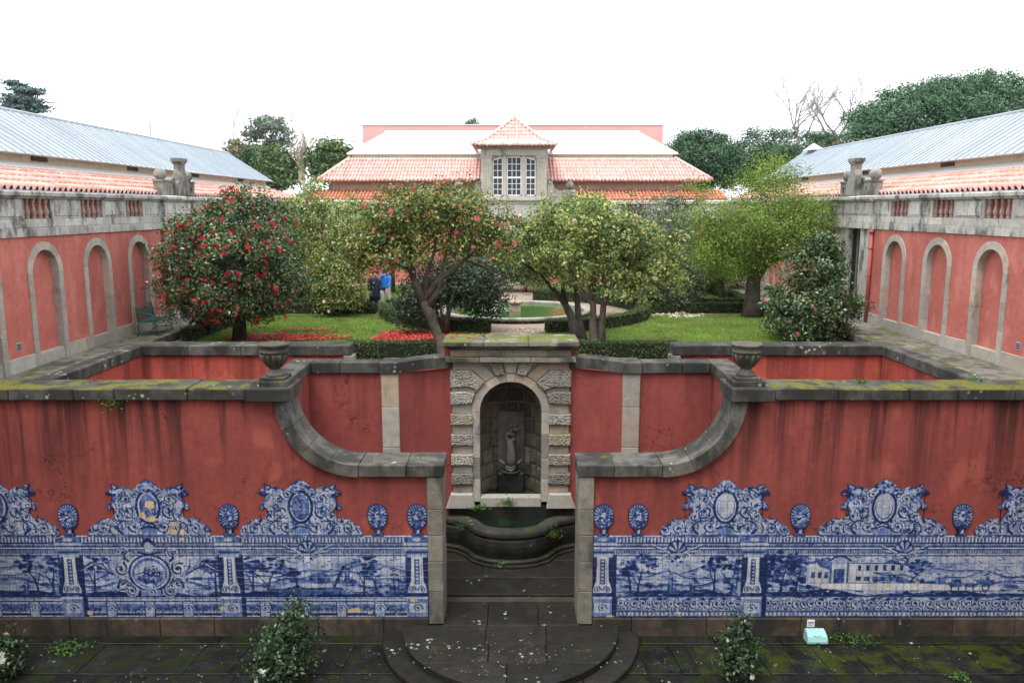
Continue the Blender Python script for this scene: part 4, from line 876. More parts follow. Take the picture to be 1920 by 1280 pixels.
def paint_crest(p,cx,kind,kx=1.):
    O=outline(CREST,cx,kx); p.poly(O,.22); p.line(O+[O[0]],.022,.8)
    rg=np.random.default_rng(int(abs(cx)*100))
    for k in range(70): p.ell(cx+rg.uniform(-1.3,1.3),ZT+rg.uniform(0,1.0),rg.uniform(.03,.10),rg.uniform(.03,.09),rg.choice([.45,.6,.3,.08]),.75,.03)
    O2=O; 
    for sg in (-1,1):
        def sp(x,z,r,t,a,d,w=.026,v=.82): p.spiral(cx+sg*x,ZT+z,r,t,a if sg>0 else PI-a,d*sg,w,v)
        sp(1.18,.12,.13,1.3,-1.6,1); sp(.92,.14,.15,1.3,3.0,-1); sp(.62,.16,.17,1.1,-.5,1); sp(.40,.52,.19,1.2,.9,-1,.034); sp(.62,.40,.12,1.0,2.5,1); sp(.30,.20,.14,1.2,3.5,1); sp(.42,.76,.11,1.1,.2,1); sp(.25,.86,.1,1.1,2.6,-1)
        for (x,z,a,l,d) in ((.82,.30,2.2,.3,-1),(.75,.52,2.0,.3,1),(1.0,.3,.4,.22,1),(.1,.1,1.2,.25,1),(.55,.05,.6,.3,1),(.3,.95,.9,.22,-1),(.16,.3,1.9,.35,1)): p.acanthus(cx+sg*x,ZT+z,a if sg>0 else PI-a,l,d*sg)
        # winged child
        p.ell(cx+sg*.55,ZT+.92,.075,.075,.18); p.line([(cx+sg*.48,ZT+.99),(cx+sg*.56,ZT+1.01),(cx+sg*.63,ZT+.96)],.02,.85)
        p.ell(cx+sg*.62,ZT+.66,.10,.15,.16); p.line([(cx+sg*.70,ZT+.78),(cx+sg*.74,ZT+.62),(cx+sg*.66,ZT+.50)],.018,.7); p.line([(cx+sg*.55,ZT+.84),(cx+sg*.70,ZT+.72)],.022,.45)
        for k in range(4): p.line([(cx+sg*.64,ZT+.82+.015*k),(cx+sg*(.78+.03*k),ZT+1.06-.055*k)],[.02,.012],.55+.1*k)
        for k in range(3): p.line([(cx+sg*.70,ZT+.88-.03*k),(cx+sg*.91,ZT+.93-.04*k)],[.02,.01],.8)
        p.ell(cx+sg*.85,ZT+.60,.07,.03,.5); p.ell(cx+sg*.78,ZT+.70,.06,.03,.4)
        for k in range(9): p.ell(cx+sg*(1.0+.035*k),ZT+.29-.02*k+rg.uniform(-.02,.02),.026,.02,rg.choice([.3,.7]))
    for k in range(330):
        x_,z_=cx+rg.uniform(-1.3,1.3),ZT+rg.uniform(0,1.05); r_=rg.uniform(.012,.05); a_=rg.uniform(0,6.3)
        p.line([(x_+r_*math.cos(a_+q_*.7),z_+r_*math.sin(a_+q_*.7)) for q_ in range(5)],rg.uniform(.005,.012),rg.choice([.75,.9,.6,.05]))
    p.ell(cx,ZT+.62,.21,.30,.55 if kind else .3); p.ell(cx,ZT+.62,.165,.25,.12 if kind==1 else .45)
    p.line([(cx+.23*math.cos(a),ZT+.60+.33*math.sin(a)) for a in np.linspace(0,2*PI,30)],.024,.85); p.line([(cx+.19*math.cos(a),ZT+.60+.28*math.sin(a)) for a in np.linspace(0,2*PI,30)],.01,.05)
    if kind!=1:
        for k in range(10): p.acanthus(cx+rg.uniform(-.14,.14),ZT+.5+rg.uniform(-.1,.25),rg.uniform(0,6),.12,1)
    for k in range(60):
        a=rg.uniform(0,2*PI); q=math.sqrt(rg.random()); p.ell(cx+.20*q*math.cos(a)*(1.1-.3*math.sin(a)),ZT+1.02+.14*q*math.sin(a),.028,.02,rg.choice([.15,.5,.85,.1]))
    p.ell(cx,ZT+.1,.16,.06,.35); p.line([(cx-.18,ZT+.15),(cx,ZT+.2),(cx+.18,ZT+.15)],.016,.8)
    p.line([(cx-1.34,ZT+.012),(cx+1.34,ZT+.012)],.010,.5)
def paint_pine(p,cx):
    O=outline(PINE,cx); p.poly(O,.14); rg=np.random.default_rng(int(abs(cx)*977))
    for k in range(22):
        a=-PI/2+2*PI*k/22; p.line([(cx+.07*math.cos(a),ZT+.40+.10*math.sin(a)),(cx+.18*math.cos(a),ZT+.40+.24*math.sin(a))],[.008,.02],.62)
    for k in range(40):
        a=rg.uniform(0,2*PI); q=math.sqrt(rg.random()); p.ell(cx+.16*q*math.cos(a),ZT+.38+.19*q*math.sin(a),.022,.017,rg.choice([.1,.55,.9,.8]))
    p.line(O+[O[0]],.018,.85); p.rect(cx-.06,cx+.06,ZT+.02,ZT+.045,.85); p.line([(cx-.14,ZT+.2),(cx,ZT+.14),(cx+.14,ZT+.2)],.02,.75); p.rect(cx-.04,cx-.01,ZT+.05,ZT+.16,.7)
def paint_dado(p,left):
    xa,xb=p.xa,p.xb; rg=p.rng; R_=p.rect
    ph=lambda x,k:math.sin(x*k)
    # landscape ground
    R_(xa,xb,.85,1.73,.14)
    xs=np.linspace(xa,xb,260)
    for base,amp,v,fr in ((1.42,.10,.30,1.7),(1.28,.08,.22,2.9),(1.16,.07,.42,2.1)):
        P=[(x,base+amp*(math.sin(x*fr+base*9)+.5*math.sin(x*fr*2.7+2))) for x in xs]; p.poly(P+[(xb,.85),(xa,.85)],v)
        p.line(P,.012,.7)
        p.poly([(x,z-.05) for x,z in P]+[(xb,.85),(xa,.85)],.10,.75)
    for k in range(46):
        x=rg.uniform(xa,xb); z=rg.uniform(1.45,1.70); p.ell(x,z,rg.uniform(.1,.35),rg.uniform(.01,.035),rg.choice([.2,.3,.12]),.7,.03)
    for k in range(90):
        x=rg.uniform(xa,xb); z=rg.uniform(.98,1.30); l=rg.uniform(.1,.4); p.line([(x,z),(x+l*.5,z+rg.uniform(-.02,.02)),(x+l,z)],.008,rg.choice([.3,.45,.55]))
    P=[(x,.95+.055*math.sin(x*2.3)+.03*math.sin(x*5.1)) for x in xs]; p.poly(P+[(xb,.85),(xa,.85)],.92)
    for k in range(150):
        x=rg.uniform(xa,xb); z=rg.uniform(.87,1.0); p.line([(x,z),(x+rg.uniform(.05,.2),z+rg.uniform(-.03,.03))],.01,rg.choice([.6,.45,1.]))
    for k in range(1100):
        x=rg.uniform(xa,xb); z=rg.uniform(.42,1.72); l=rg.uniform(.02,.10); a=rg.uniform(-.5,.5); p.line([(x,z),(x+l*math.cos(a),z+l*math.sin(a))],rg.uniform(.004,.010),rg.choice([.35,.55,.75,.9,.06]),.8)
    for k in range(60):
        x=rg.uniform(xa,xb); z=rg.uniform(1.0,1.35); p.ell(x,z,rg.uniform(.03,.12),rg.uniform(.015,.05),rg.choice([.4,.6,.8]),.7)
    def bands(x0,x1):
        R_(x0,x1,2.13,ZT+.01,.15); R_(x0,x1,2.005,2.13,.45)
        x=x0
        while x<x1: R_(x,x+.035,2.02,2.11,.08); R_(x+.035,x+.05,2.02,2.11,.9); x+=.07
        R_(x0,x1,1.985,2.005,.95); R_(x0,x1,1.93,1.985,.55); R_(x0,x1,1.955,1.975,.25); R_(x0,x1,1.905,1.93,.92); R_(x0,x1,1.875,1.905,.08); R_(x0,x1,1.845,1.875,.85); R_(x0,x1,1.755,1.845,.30)
        x=x0
        while x<x1: R_(x,x+.018,1.775,1.835,.75); x+=.05
        R_(x0,x1,1.745,1.765,.10); R_(x0,x1,1.725,1.745,.95)
    bands(xa,xb)
    # base band
    R_(xa,xb,.40,.855,.5)
    if left:
        R_(xa,xb,.84,.86,.95); R_(xa,xb,.80,.84,.35); R_(xa,xb,.765,.80,.12); R_(xa,xb,.735,.765,.8); R_(xa,xb,.70,.735,.1); R_(xa,xb,.52,.70,.45); R_(xa,xb,.50,.52,.08); R_(xa,xb,.44,.50,.85); R_(xa,xb,.42,.44,.1)
        for k in range(150):
            x=xa+(xb-xa)*k/150; p.acanthus(x,.54,rg.uniform(.5,2.6),.12,rg.choice([-1,1]))
        for x in np.arange(xa,xb,.78):
            R_(x,x+.22,.42,.74,.2); R_(x,x+.02,.42,.74,.9); R_(x+.2,x+.22,.42,.74,.95); p.spiral(x+.11,.60,.09,1.2,0,1,.016)
    else:
        R_(xa,xb,.53,.845,.42)
        for k in range(60):
            x=xa+.15*k; p.spiral(x,.70,.11,1.2,rg.uniform(0,6),rg.choice([-1,1]),.024)
            p.spiral(x+.07,.59,.07,1.1,rg.uniform(0,6),rg.choice([-1,1]),.018); p.ell(x+.04,.80,.05,.025,rg.choice([.08,.9]))
        R_(xa,xb,.40,.535,.35)
        x=xa
        while x<xb: R_(x,x+.04,.45,.51,.08); R_(x+.04,x+.055,.45,.51,.9); x+=.085
        R_(xa,xb,.52,.54,.95); R_(xa,xb,.40,.43,.75)
    for k in range(900):
        x=rg.uniform(xa,xb); z=rg.uniform(.42,.84) if k%2 else rg.uniform(1.74,2.13); l=rg.uniform(.015,.06); q=rg.uniform(-1.2,1.2); p.line([(x,z),(x+l*math.cos(q),z+l*math.sin(q))],rg.uniform(.003,.008),rg.choice([.5,.75,.9,.08]),.7)
    def pilaster(x):
        R_(x-.24,x+.26,.86,1.75,.78,.85); R_(x+.14,x+.28,.86,1.75,.98,.8)
        P=[(x-.13,1.72),(x-.13,1.5),(x-.14,1.2),(x-.20,1.02),(x-.2,.92),(x+.2,.92),(x+.2,1.02),(x+.14,1.2),(x+.13,1.5),(x+.13,1.72)]
        p.poly(P,.06); p.line(P,.014,.8); R_(x-.05,x+.05,1.12,1.66,.75)
        for k in range(7): p.ell(x,1.16+.075*k,.03,.024,.12)
        p.spiral(x-.1,1.0,.08,1.2,0,1,.018); p.spiral(x+.1,1.0,.08,1.2,PI,-1,.018); R_(x-.2,x+.2,1.70,1.76,.15); R_(x-.24,x+.24,1.76,1.90,.4); R_(x-.26,x+.26,1.87,1.91,.1); R_(x-.22,x+.22,1.79,1.82,.9)
        R_(x-.28,x+.28,1.95,2.0,.12); R_(x-.25,x+.25,2.02,2.12,.5); p.ell(x,2.07,.09,.04,.1)
        R_(x-.22,x+.22,.42,.86,.35); R_(x-.22,x+.22,.80,.84,.08); R_(x-.16,x+.16,.50,.72,.12); p.spiral(x,.6,.10,1.3,0,1,.018); R_(x+.2,x+.3,.42,.86,.98,.8)
    def shell(x):
        for k in range(9): 
            a=PI*k/8; p.line([(x,1.80),(x+.17*math.cos(a),1.83+.2*math.sin(a))],[.014,.04],.2 if k%2 else .8)
        p.line([(x+.19*math.cos(a),1.83+.22*math.sin(a)) for a in np.linspace(0,PI,14)],.014,.9)
        for sg in (-1,1):
            for k in range(5): p.line([(x+sg*.15,1.80),(x+sg*(.32+.05*k),1.70+.07*k)],[.018,.006],.85 if k%2 else .1)
            p.spiral(x+sg*.16,1.72,.07,1.2,0,sg,.018)
        for k in range(8): p.ell(x+rg.uniform(-.1,.1),1.66+rg.uniform(-.08,.05),.03,.025,rg.choice([.1,.8]))
    if left:
        for x,h,l in ((-9.6,.85,-.2),(-9.3,.8,.05),(-8.45,.85,.02),(-6.0,.8,0),(-5.25,.82,.03),(-4.95,.78,.15),(-3.0,.85,.02),(-2.75,.6,-.1)): p.tree(x,.93,h,l)
        for x in (-9.85,-9.15,-3.9,-2.45,-2.35): p.figure(x,.96)
        p.ell(-4.0,1.06,.55,.05,.1); p.poly([(-4.55,1.06),(-3.45,1.06),(-3.35,.9),(-4.65,.9)],.6); p.ell(-4.0,1.08,.52,.035,.08)
        p.tree(-4.35,1.06,.42,-.1); p.line([(-3.6,1.08),(-3.4,1.5)],.03,.8); p.figure(-3.35,1.2,.34); p.ell(-3.9,1.25,.22,.12,.55)
        for x in (-8.92,-5.70,-1.92): pilaster(x)
        shell(-4.12)
        # round cartouche with palms
        x=-7.32
        for sg in (-1,1):
            for k in range(8): p.line([(x+sg*.6,1.25),(x+sg*(.75+.06*k),1.45+.02*k),(x+sg*(.72+.11*k),1.74-.055*k)],[.018,.014,.005],.8 if k%2 else .1)
            p.poly([(x+sg*.38,.9),(x+sg*.70,1.0),(x+sg*.72,1.5),(x+sg*.42,1.75)],.28); p.spiral(x+sg*.58,1.45,.15,1.3,1,sg,.035); p.spiral(x+sg*.56,1.15,.14,1.3,4,-sg,.035); p.spiral(x+sg*.40,.98,.13,1.3,2,sg,.03); p.spiral(x+sg*.50,1.80,.1,1.2,3,sg,.025)
            p.acanthus(x+sg*.66,1.05,1.6 if sg>0 else 1.5,.3,sg); p.acanthus(x+sg*.42,1.62,.6 if sg>0 else 2.5,.25,sg)
        p.ell(x,1.36,.43,.40,.85); p.ell(x,1.36,.39,.36,.12); p.ell(x,1.36,.35,.32,.5); p.ell(x,1.34,.31,.28,.15)
        p.ell(x,1.24,.27,.10,.5); p.line([(x-.28,1.33),(x-.1,1.38),(x+.05,1.34),(x+.28,1.40)],.012,.6)
        for k in range(90):
            a=rg.uniform(0,2*PI); q=math.sqrt(rg.random()); xx,zz=x+.24*q*math.cos(a),1.33+.20*q*math.sin(a); p.line([(xx,zz),(xx+rg.uniform(-.05,.05),zz+rg.uniform(-.03,.05))],[.016,.005],rg.choice([.15,.5,.85,.95,.7]))
        p.figure(x-.08,1.16,.26); p.figure(x+.10,1.14,.22)
        p.ell(x+.02,1.93,.10,.12,.15); p.line([(x-.11,1.98),(x,2.08),(x+.12,1.98)],.035,.8); p.line([(x-.2,1.80),(x,1.75),(x+.2,1.80)],.022,.8); p.rect(x-.2,x+.2,.87,1.0,.3); p.spiral(x,.94,.09,1.2,0,1,.02)
        for x,z,rx,rz in ((-7.22,2.80,.1,.10),(-7.38,2.58,.07,.07),(-7.2,2.50,.12,.06),(-6.75,2.4,.1,.05),(-6.8,2.24,.10,.07),(-6.6,2.23,.06,.06),(-6.62,2.08,.05,.03),(-2.0,.78,.08,.05),(-3.2,.56,.15,.05),(-5.9,.6,.06,.05),(-2.9,.5,.05,.03),(-4.4,.62,.09,.04),(-8.6,.5,.06,.05)): p.damage(x,z,rx,rz)
    else:
        for x,h,l in ((2.55,.85,.1),(2.4,.7,-.05),(4.1,.85,.0),(4.45,.8,.12),(5.15,.9,-.05),(5.45,.95,.1),(5.75,.8,.1),(8.0,.75,.25)): p.tree(x,.93,h,l)
        for k in range(60): p.ell(rg.uniform(5.0,6.0),rg.uniform(1.0,1.7),rg.uniform(.04,.09),rg.uniform(.03,.05),rg.choice([.6,.8,1.]),.9)
        for x in (3.2,3.65,4.5,8.6,9.6): p.figure(x,.98)
        # palace with gateway
        p.rect(5.95,7.3,1.16,1.55,.08); p.line([(5.95,1.55),(6.35,1.68),(6.6,1.5),(6.65,1.38)],.02,.6); p.poly([(6.1,1.68),(6.45,1.62),(6.75,1.32),(6.2,1.5)],.5)
        p.rect(6.42,6.82,1.14,1.62,.1); p.rect(6.50,6.72,1.14,1.45,.62); p.rect(6.60,6.62,1.14,1.45,.9); p.ell(6.61,1.63,.2,.08,.2); p.line([(6.4,1.62),(6.5,1.7),(6.61,1.72),(6.72,1.7),(6.84,1.62)],.018,.75)
        for sg in (-1,1): p.rect(6.61+sg*.17-.02,6.61+sg*.17+.02,1.14,1.6,.55)
        p.rect(6.84,8.0,1.38,1.58,.1); p.rect(6.84,8.0,1.56,1.585,.6); p.poly([(7.5,1.58),(7.75,1.72),(8.05,1.55),(8.05,1.5)],.6)
        for k in range(6): p.rect(6.98+.17*k,7.05+.17*k,1.41,1.53,.75); p.rect(6.95+.17*k,7.06+.17*k,1.19,1.29,.6)
        for k in range(3): p.rect(6.05+.13*k,6.12+.13*k,1.25,1.38,.65)
        p.poly([(5.9,1.14),(8.2,1.14),(9.9,1.05),(9.9,.98),(7.5,.98),(6.4,1.02)],.05)
        for x in (8.9,9.2): p.line([(x,1.1),(x+.18,1.1)],.045,.5); p.line([(x,1.1),(x,1.0)],.012,.8); p.line([(x+.15,1.1),(x+.15,1.0)],.012,.8)
        p.rect(9.4,9.75,1.1,1.22,.55); p.line([(9.6+.07*math.cos(a),1.05+.07*math.sin(a)) for a in np.linspace(0,2*PI,16)],.012,.9)
        for k in range(9): p.poly([(8.3+.2*k,1.36),(8.35+.2*k,1.52+.04*math.sin(k)),(8.42+.2*k,1.36)],.3)
        for x in (1.83,4.87): pilaster(x)
        shell(3.32); shell(7.88)
        for x,z,rx,rz in ((8.2,1.12,.06,.05),(7.6,1.1,.07,.04),(6.4,.97,.03,.02),(3.4,.5,.06,.03),(2.0,.42,.08,.03)): p.damage(x,z,rx,rz)
def _damage(p,x,z,rx,rz):
    r=p._bb(x-rx,x+rx,z-rz,z+rz)
    if r is None: return
    sl,X,Z=r; n=np.sin(X*61+Z*37)*np.sin(X*43-Z*71)*.35
    p.dmg[sl]=np.maximum(p.dmg[sl],(((X-x)/rx)**2+((Z-z)/rz)**2+n<.9).astype(np.float32))
Paint.damage=_damage
def to_image(p,name):
    rg=np.random.default_rng(9); h,w=p.h,p.w
    def vn(c):
        g=rg.random((h//c+3,w//c+3)).astype(np.float32); yy=np.arange(h)/c; xx=np.arange(w)/c; y0=yy.astype(int); x0=xx.astype(int); fy=(yy-y0)[:,None]; fx=(xx-x0)[None,:]
        return g[y0][:,x0]*(1-fy)*(1-fx)+g[y0+1][:,x0]*fy*(1-fx)+g[y0][:,x0+1]*(1-fy)*fx+g[y0+1][:,x0+1]*fy*fx
    ink=np.clip((p.ink*1.26+.09)*(.70+.60*vn(8))+(vn(3)-.5)*.20+(vn(5)-.5)*.16+(vn(26)-.5)*.14,0,1)
    st=[0,.12,.35,.6,.85,1.]; cols=np.array([(.62,.60,.55),(.50,.51,.52),(.26,.325,.48),(.095,.155,.36),(.033,.065,.215),(.012,.026,.095)])
    rgb=np.stack([np.interp(ink,st,cols[:,k]) for k in range(3)],-1)
    tint=(vn(24)[...,None]); rgb*= .86+.28*tint
    d=p.dmg[...,None]; rgb=rgb*(1-d)+np.array((.50,.40,.25))*(.8+.4*vn(6)[...,None])*d
    # whole replaced tiles, slightly off in tone
    img=bpy.data.images.new(name,w,h,float_buffer=True); img.colorspace_settings.name='Non-Color'
    px=np.ones((h,w,4),np.float32); px[...,:3]=rgb; img.pixels.foreach_set(px.ravel()); img.update()
    return img
def tile_mat(p,name):
    t=NT(name); im=to_image(p,name)
    u=t.math('DIVIDE',t.math('SUBTRACT',t.xyz[0],p.xa),p.xb-p.xa); v=t.math('DIVIDE',t.math('SUBTRACT',t.xyz[2],TZ0),TZ1-TZ0)
    vec=t.n('ShaderNodeCombineXYZ',I={0:u,1:v}).outputs[0]
    k=t.n('ShaderNodeTexImage',{'image':im,'interpolation':'Cubic','extension':'EXTEND'},{'Vector':vec}).outputs[0]
    k=t.mix(1,k,t.ramp(t.rnd,[(0,.86),(1,1.12)]),'MULTIPLY')
    k=t.mix(t.math('MULTIPLY',t.step(t.noise(2.2,5,.7),.62,.78),.45),k,(.10,.085,.065))
    return t.done(t.bsdf(k,.28,t.bump(t.noise(18,2),.10,.01),spec=.4))
m_grout=plain('tile_grout',(.045,.036,.030),.95,var=.3)
TS=.1402
def azulejo(left):
    xa,xb=(-10.6,-1.66) if left else (1.60,10.6)
    p=Paint(xa,xb); paint_dado(p,left)
    crests=[(-10.30,0),(-7.26,0),(-4.22,2)] if left else [(4.26,1),(7.42,1),(10.56,0)]
    kx=.90 if left else .955
    pines=[-8.87,-5.66,-2.69,-1.90] if left else [1.83,2.52,5.76,9.0]
    for c,k in crests: paint_crest(p,c,k,kx)
    for c in pines: paint_pine(p,c)
    if not left:
        for k_ in range(5): p.ell(8.90+.02*k_,ZT+.04+.035*k_,.05,.035,1.3)
    mat=tile_mat(p,'azulejo_painting_'+('a' if left else 'b'))
    rg=random.Random(4)
    def tile(P,name,parent,y=YF-.022):
        b=MB().block(P,YF-.001,y,.004,lambda u,v,q:(u,q,v)); return b.obj(name,mat,parent)
    e0,e1=(xa,-1.69) if left else (1.635,xb)
    dado=empty('azulejo_dado',(0,0,0),'long blue and white tile dado '+('with a round cartouche between palms' if left else 'with a palace, gateway and horse cart'),'tile panel')
    MB().box(e0,e1,YF-.008,YF+.02,.397,ZT-.002).obj('grout_bed',m_grout,dado)
    nc=int(round((e1-e0)/TS)); ts=(e1-e0)/nc; nr=12; th=(ZT-.40)/nr; sq=None
    # visible tiles: the 300 that show largest are parts (upper rows over the frame), rest joined
    c_vis=[c for c in range(nc) if abs(e0+(c+.5)*ts)<9.95]
    chosen=set((c,r_) for r_ in range(3,9) for c in sorted(c_vis,key=lambda c:abs(e0+(c+.5)*ts))[:50])
    g=.0038; sq=MB().block([(-ts/2+g,-th/2+g),(ts/2-g,-th/2+g),(ts/2-g,th/2-g),(-ts/2+g,th/2-g)],.001,-.022,.0022,lambda u,v,q:(u,q,v))
    me=sq.mesh('tile',mat); rest=MB()
    for r_ in range(nr):
        for c in range(nc):
            x,z=e0+(c+.5)*ts,.40+(r_+.5)*th
            if (c,r_) in chosen:
                o=link('tile',me,dado,(x,YF,z)); o.rotation_euler=(rg.uniform(-.006,.006),0,rg.uniform(-.006,.006))
            else: rest.add([(x+v[0],YF+v[1],z+v[2]) for v in sq.v],sq.f)
    rest.obj('tiles',mat,dado,kind='stuff')
    def cut(name,O,label,cat,grp,fy=.022):
        xs=[q[0] for q in O]; zs=[q[1] for q in O]; root=empty(name,(0,0,0),label,cat,grp)
        MB().prism(O,YF-fy+.010,YF+.01,lambda u,v,q:(u,q,v)).obj('grout_bed',m_grout,root)
        i0=math.floor((min(xs)-e0)/ts); i1=math.ceil((max(xs)-e0)/ts)
        for i in range(i0,i1):
            for j in range(0,math.ceil((max(zs)-ZT)/th)):
                xx0,xx1=e0+i*ts,e0+(i+1)*ts
                if (left and xx1>-1.69) or (not left and xx0<1.60): 
                    if left and xx0>=-1.69: continue
                P=clip_rect(O,max(xx0+g,xa),min(xx1-g,xb),ZT+j*th+g,ZT+(j+1)*th-g)
                if len(P)>2 and abs(area(P))>.0006:
                    Q=[P[0]]
                    for q in P[1:]:
                        if math.hypot(q[0]-Q[-1][0],q[1]-Q[-1][1])>1e-4: Q.append(q)
                    if len(Q)>2: MB().prism(Q,YF+.001,YF-fy,lambda u,v,q:(u,q,v)).obj('tile',mat,root)
        return root
    cl=(['blue tile crest cut off by the picture edge above two painted trees','chipped blue tile crest with bare yellow patches above the round cartouche','blue tile crest below the swept coping beside the lone tile vases']if left else ['blue tile crest with cherubs nearest the passage, below the swept coping','blue tile crest above the painted palace and its gateway','blue tile crest cut off by the picture edge above the horse cart'])
    for (c,k),l in zip(crests,cl): cut('azulejo_crest',outline(CREST,c,kx),l,'tile crest','crests on the tile panels')
    pl=(['blue tile vase between the edge crest and the chipped crest','blue tile vase between the chipped crest and the crest by the coping','blue tile vase standing free beside the crest below the coping','blue tile vase close against the granite pier with the low green fern']if left else ['blue tile vase tight against the granite pier of the palace panel','second blue tile vase from the granite pier, before the cherub crest','blue tile vase between the cherub crest and the palace crest','blue tile vase with a dark broken foot beside the palace crest'])
    if left: pl[3]='last blue tile vase, close against the granite pier by the steps'
    for c,l in zip(pines,pl): cut('azulejo_vase',outline(PINE,c),l,'tile vase','vases on the tile panels',.027)
azulejo(True); azulejo(False)
MB().cbox(6.0,6.155,15.338,15.348,.225,.385,.002).obj('notice_plate',m_frame,None,False,'small white notice plate on the plinth','sign')
np_=bpy.data.objects['notice_plate']
ink=plain('notice_ink',(.06,.05,.16),.6); ink2=plain('notice_ink_grey',(.22,.21,.27),.6)
MB().box(6.018,6.115,15.335,15.3372,.318,.338).obj('print_line',ink,np_); MB().box(6.122,6.142,15.335,15.3372,.315,.340).obj('print_mark',ink,np_)
for i,z_ in enumerate((.297,.283,.262,.250)): MB().box(6.02,6.13-.02*(i%2),15.336,15.3372,z_,z_+.005).obj('print_line',ink2,np_)
# ------------------------------------------------------------------ garden
ZG=4.52; PC=(.12,31.9); PR=3.0
def px(x,y,Y=None,Z=None):                       # photograph pixel -> place, used to read positions off the survey of the photo
    f=1520.; th=R(9.303); a=(x-960)/f; d=(y-640)/f; r=(a,math.cos(th)-d*math.sin(th),-(math.sin(th)+d*math.cos(th)))
    k=Y/r[1] if Y is not None else (Z-CZ)/r[2]
    return (r[0]*k,r[1]*k,CZ+r[2]*k)
b=MB()
b.quad((XL+1,20.95,ZG-.01),(XR-1,20.95,ZG-.01),(XR-1,46,ZG-.01),(XL+1,46,ZG-.01))
for sd in (-1,1): b.quad((sd*9.7,16.15,ZG-.01),(sd*11.2,16.15,ZG-.01),(sd*11.2,20.96,ZG-.01),(sd*9.7,20.96,ZG-.01))
b.quad((-4.2,20.31,ZG-.01),(4.2,20.31,ZG-.01),(4.2,20.96,ZG-.01),(-4.2,20.96,ZG-.01))
for sd in (-1,1): b.quad((sd*1.62,19.25,ZG-.01),(sd*4.2,19.25,ZG-.01),(sd*4.2,20.32,ZG-.01),(sd*1.62,20.32,ZG-.01))
b.obj('garden_path',m_gravel,kind='structure',label='reddish gravel and earth paths of the garden')
m_lawn=NT('lawn_soil'); t=m_lawn; k=t.ramp(t.noise(9,4),[(.3,(.06,.11,.022)),(.7,(.12,.19,.04))]); k=t.mix(t.step(t.noise(.8,3),.5,.7),k,(.15,.13,.06)); m_lawn=t.done(t.bsdf(k,.95,t.bump(t.noise(40,3),.6,.03)))
m_grass=leafmat('grass_blades',[(.08,.15,.025),(.15,.26,.045),(.22,.34,.07),(.32,.35,.12)],.6,.3,.2,patch=(.20,.21,.07))
RH=5.25
def lawn(x0,x1,y0,y1,name):
    P=[]; N=24
    # rectangle minus the circle of the pond hedge: march around
    cx,cy=PC; rr=RH+.05
    sx=-1 if (x0+x1)/2<cx else 1; sy=-1 if (y0+y1)/2<cy else 1
    xin=x1 if sx<0 else x0; xout=x0 if sx<0 else x1; yin=y1 if sy<0 else y0; yout=y0 if sy<0 else y1
    a0=math.acos(min(1,abs(xin-cx)/rr)); A=[a0*(1-i/N)+ i/N*math.asin(min(1,abs(yin-cy)/rr)) for i in range(N+1)]
    P=[(xin,yout)]+[(cx+sx*rr*math.cos(a),cy+sy*rr*math.sin(a)) for a in A]+[(xout,yin),(xout,yout)]
    return P
lawns=[('before the leaning camellia',(-10.0,-.75,22.3,31.4)),('before the light green tree',(1.05,10.0,22.3,31.4)),('behind the people',(-10.0,-1.0,33.4,44)),('under the far light green tree',(1.2,9.6,33.4,44))]
rgn=np.random.default_rng(21)
def inside(P,X,Y):
    m=np.zeros(len(X),bool)
    for i in range(len(P)):
        (x0,y0),(x1,y1)=P[i-1],P[i]
        if y0==y1: continue
        m^=((y0>Y)!=(y1>Y))&(X<(x1-x0)*(Y-y0)/(y1-y0)+x0)
    return m
def blades(P,n,h):
    xs=[p[0] for p in P]; ys=[p[1] for p in P]; X=rgn.uniform(min(xs),max(xs),n); Y=rgn.uniform(min(ys),max(ys),n); m=inside(P,X,Y); X=X[m];Y=Y[m]; k=len(X)
    a=rgn.uniform(0,2*PI,k); l=h*rgn.uniform(.5,1.2,k); dx,dy=np.cos(a)*.012,np.sin(a)*.012; bx,by=rgn.normal(0,.02,k),rgn.normal(0,.02,k)
    V=np.empty((k,3,3),np.float32); V[:,0]=np.stack([X-dx,Y-dy,np.full(k,ZG)],1); V[:,1]=np.stack([X+dx,Y+dy,np.full(k,ZG)],1); V[:,2]=np.stack([X+bx,Y+by,ZG+l],1); return V.reshape(-1,3)
for i,(nm,rc) in enumerate(lawns):
    P=lawn(*rc,nm); MB().add([(p[0],p[1],ZG) for p in P],[tuple(range(len(P)))]).obj('lawn',m_lawn,kind='structure',label='lawn '+nm)
    tag(link('grass',fastmesh('grass',blades(P,65000 if i<2 else 22000,.055),3,m_grass)),'short grass of the lawn '+nm,'grass',kind='stuff')
# hedges
m_box=leafmat('boxwood_leaves',[(.02,.042,.012),(.038,.075,.018),(.075,.12,.028),(.14,.18,.045)],.5,.2,.3)
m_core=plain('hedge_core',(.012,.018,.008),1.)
def leaves_at(P,Nn,L,W,rg,up=.5,jit=.8,fold=.18):
    n=len(P); nr=Nn+rg.normal(0,jit,(n,3)); nr[:,2]+=up; nr/=np.linalg.norm(nr,axis=1)[:,None]+1e-9
    d=rg.normal(0,1,(n,3)); d-=nr*(d*nr).sum(1)[:,None]; d/=np.linalg.norm(d,axis=1)[:,None]+1e-9; s=np.cross(nr,d)
    l=(L*rg.uniform(.65,1.25,n))[:,None]; w=(W*rg.uniform(.7,1.2,n))[:,None]
    V=np.empty((n,4,3),np.float32); V[:,0]=P-d*l*.5; V[:,1]=P+s*w*.5+nr*l*fold-d*l*.05; V[:,2]=P+d*l*.5; V[:,3]=P-s*w*.5+nr*l*fold-d*l*.05
    return V.reshape(-1,3)
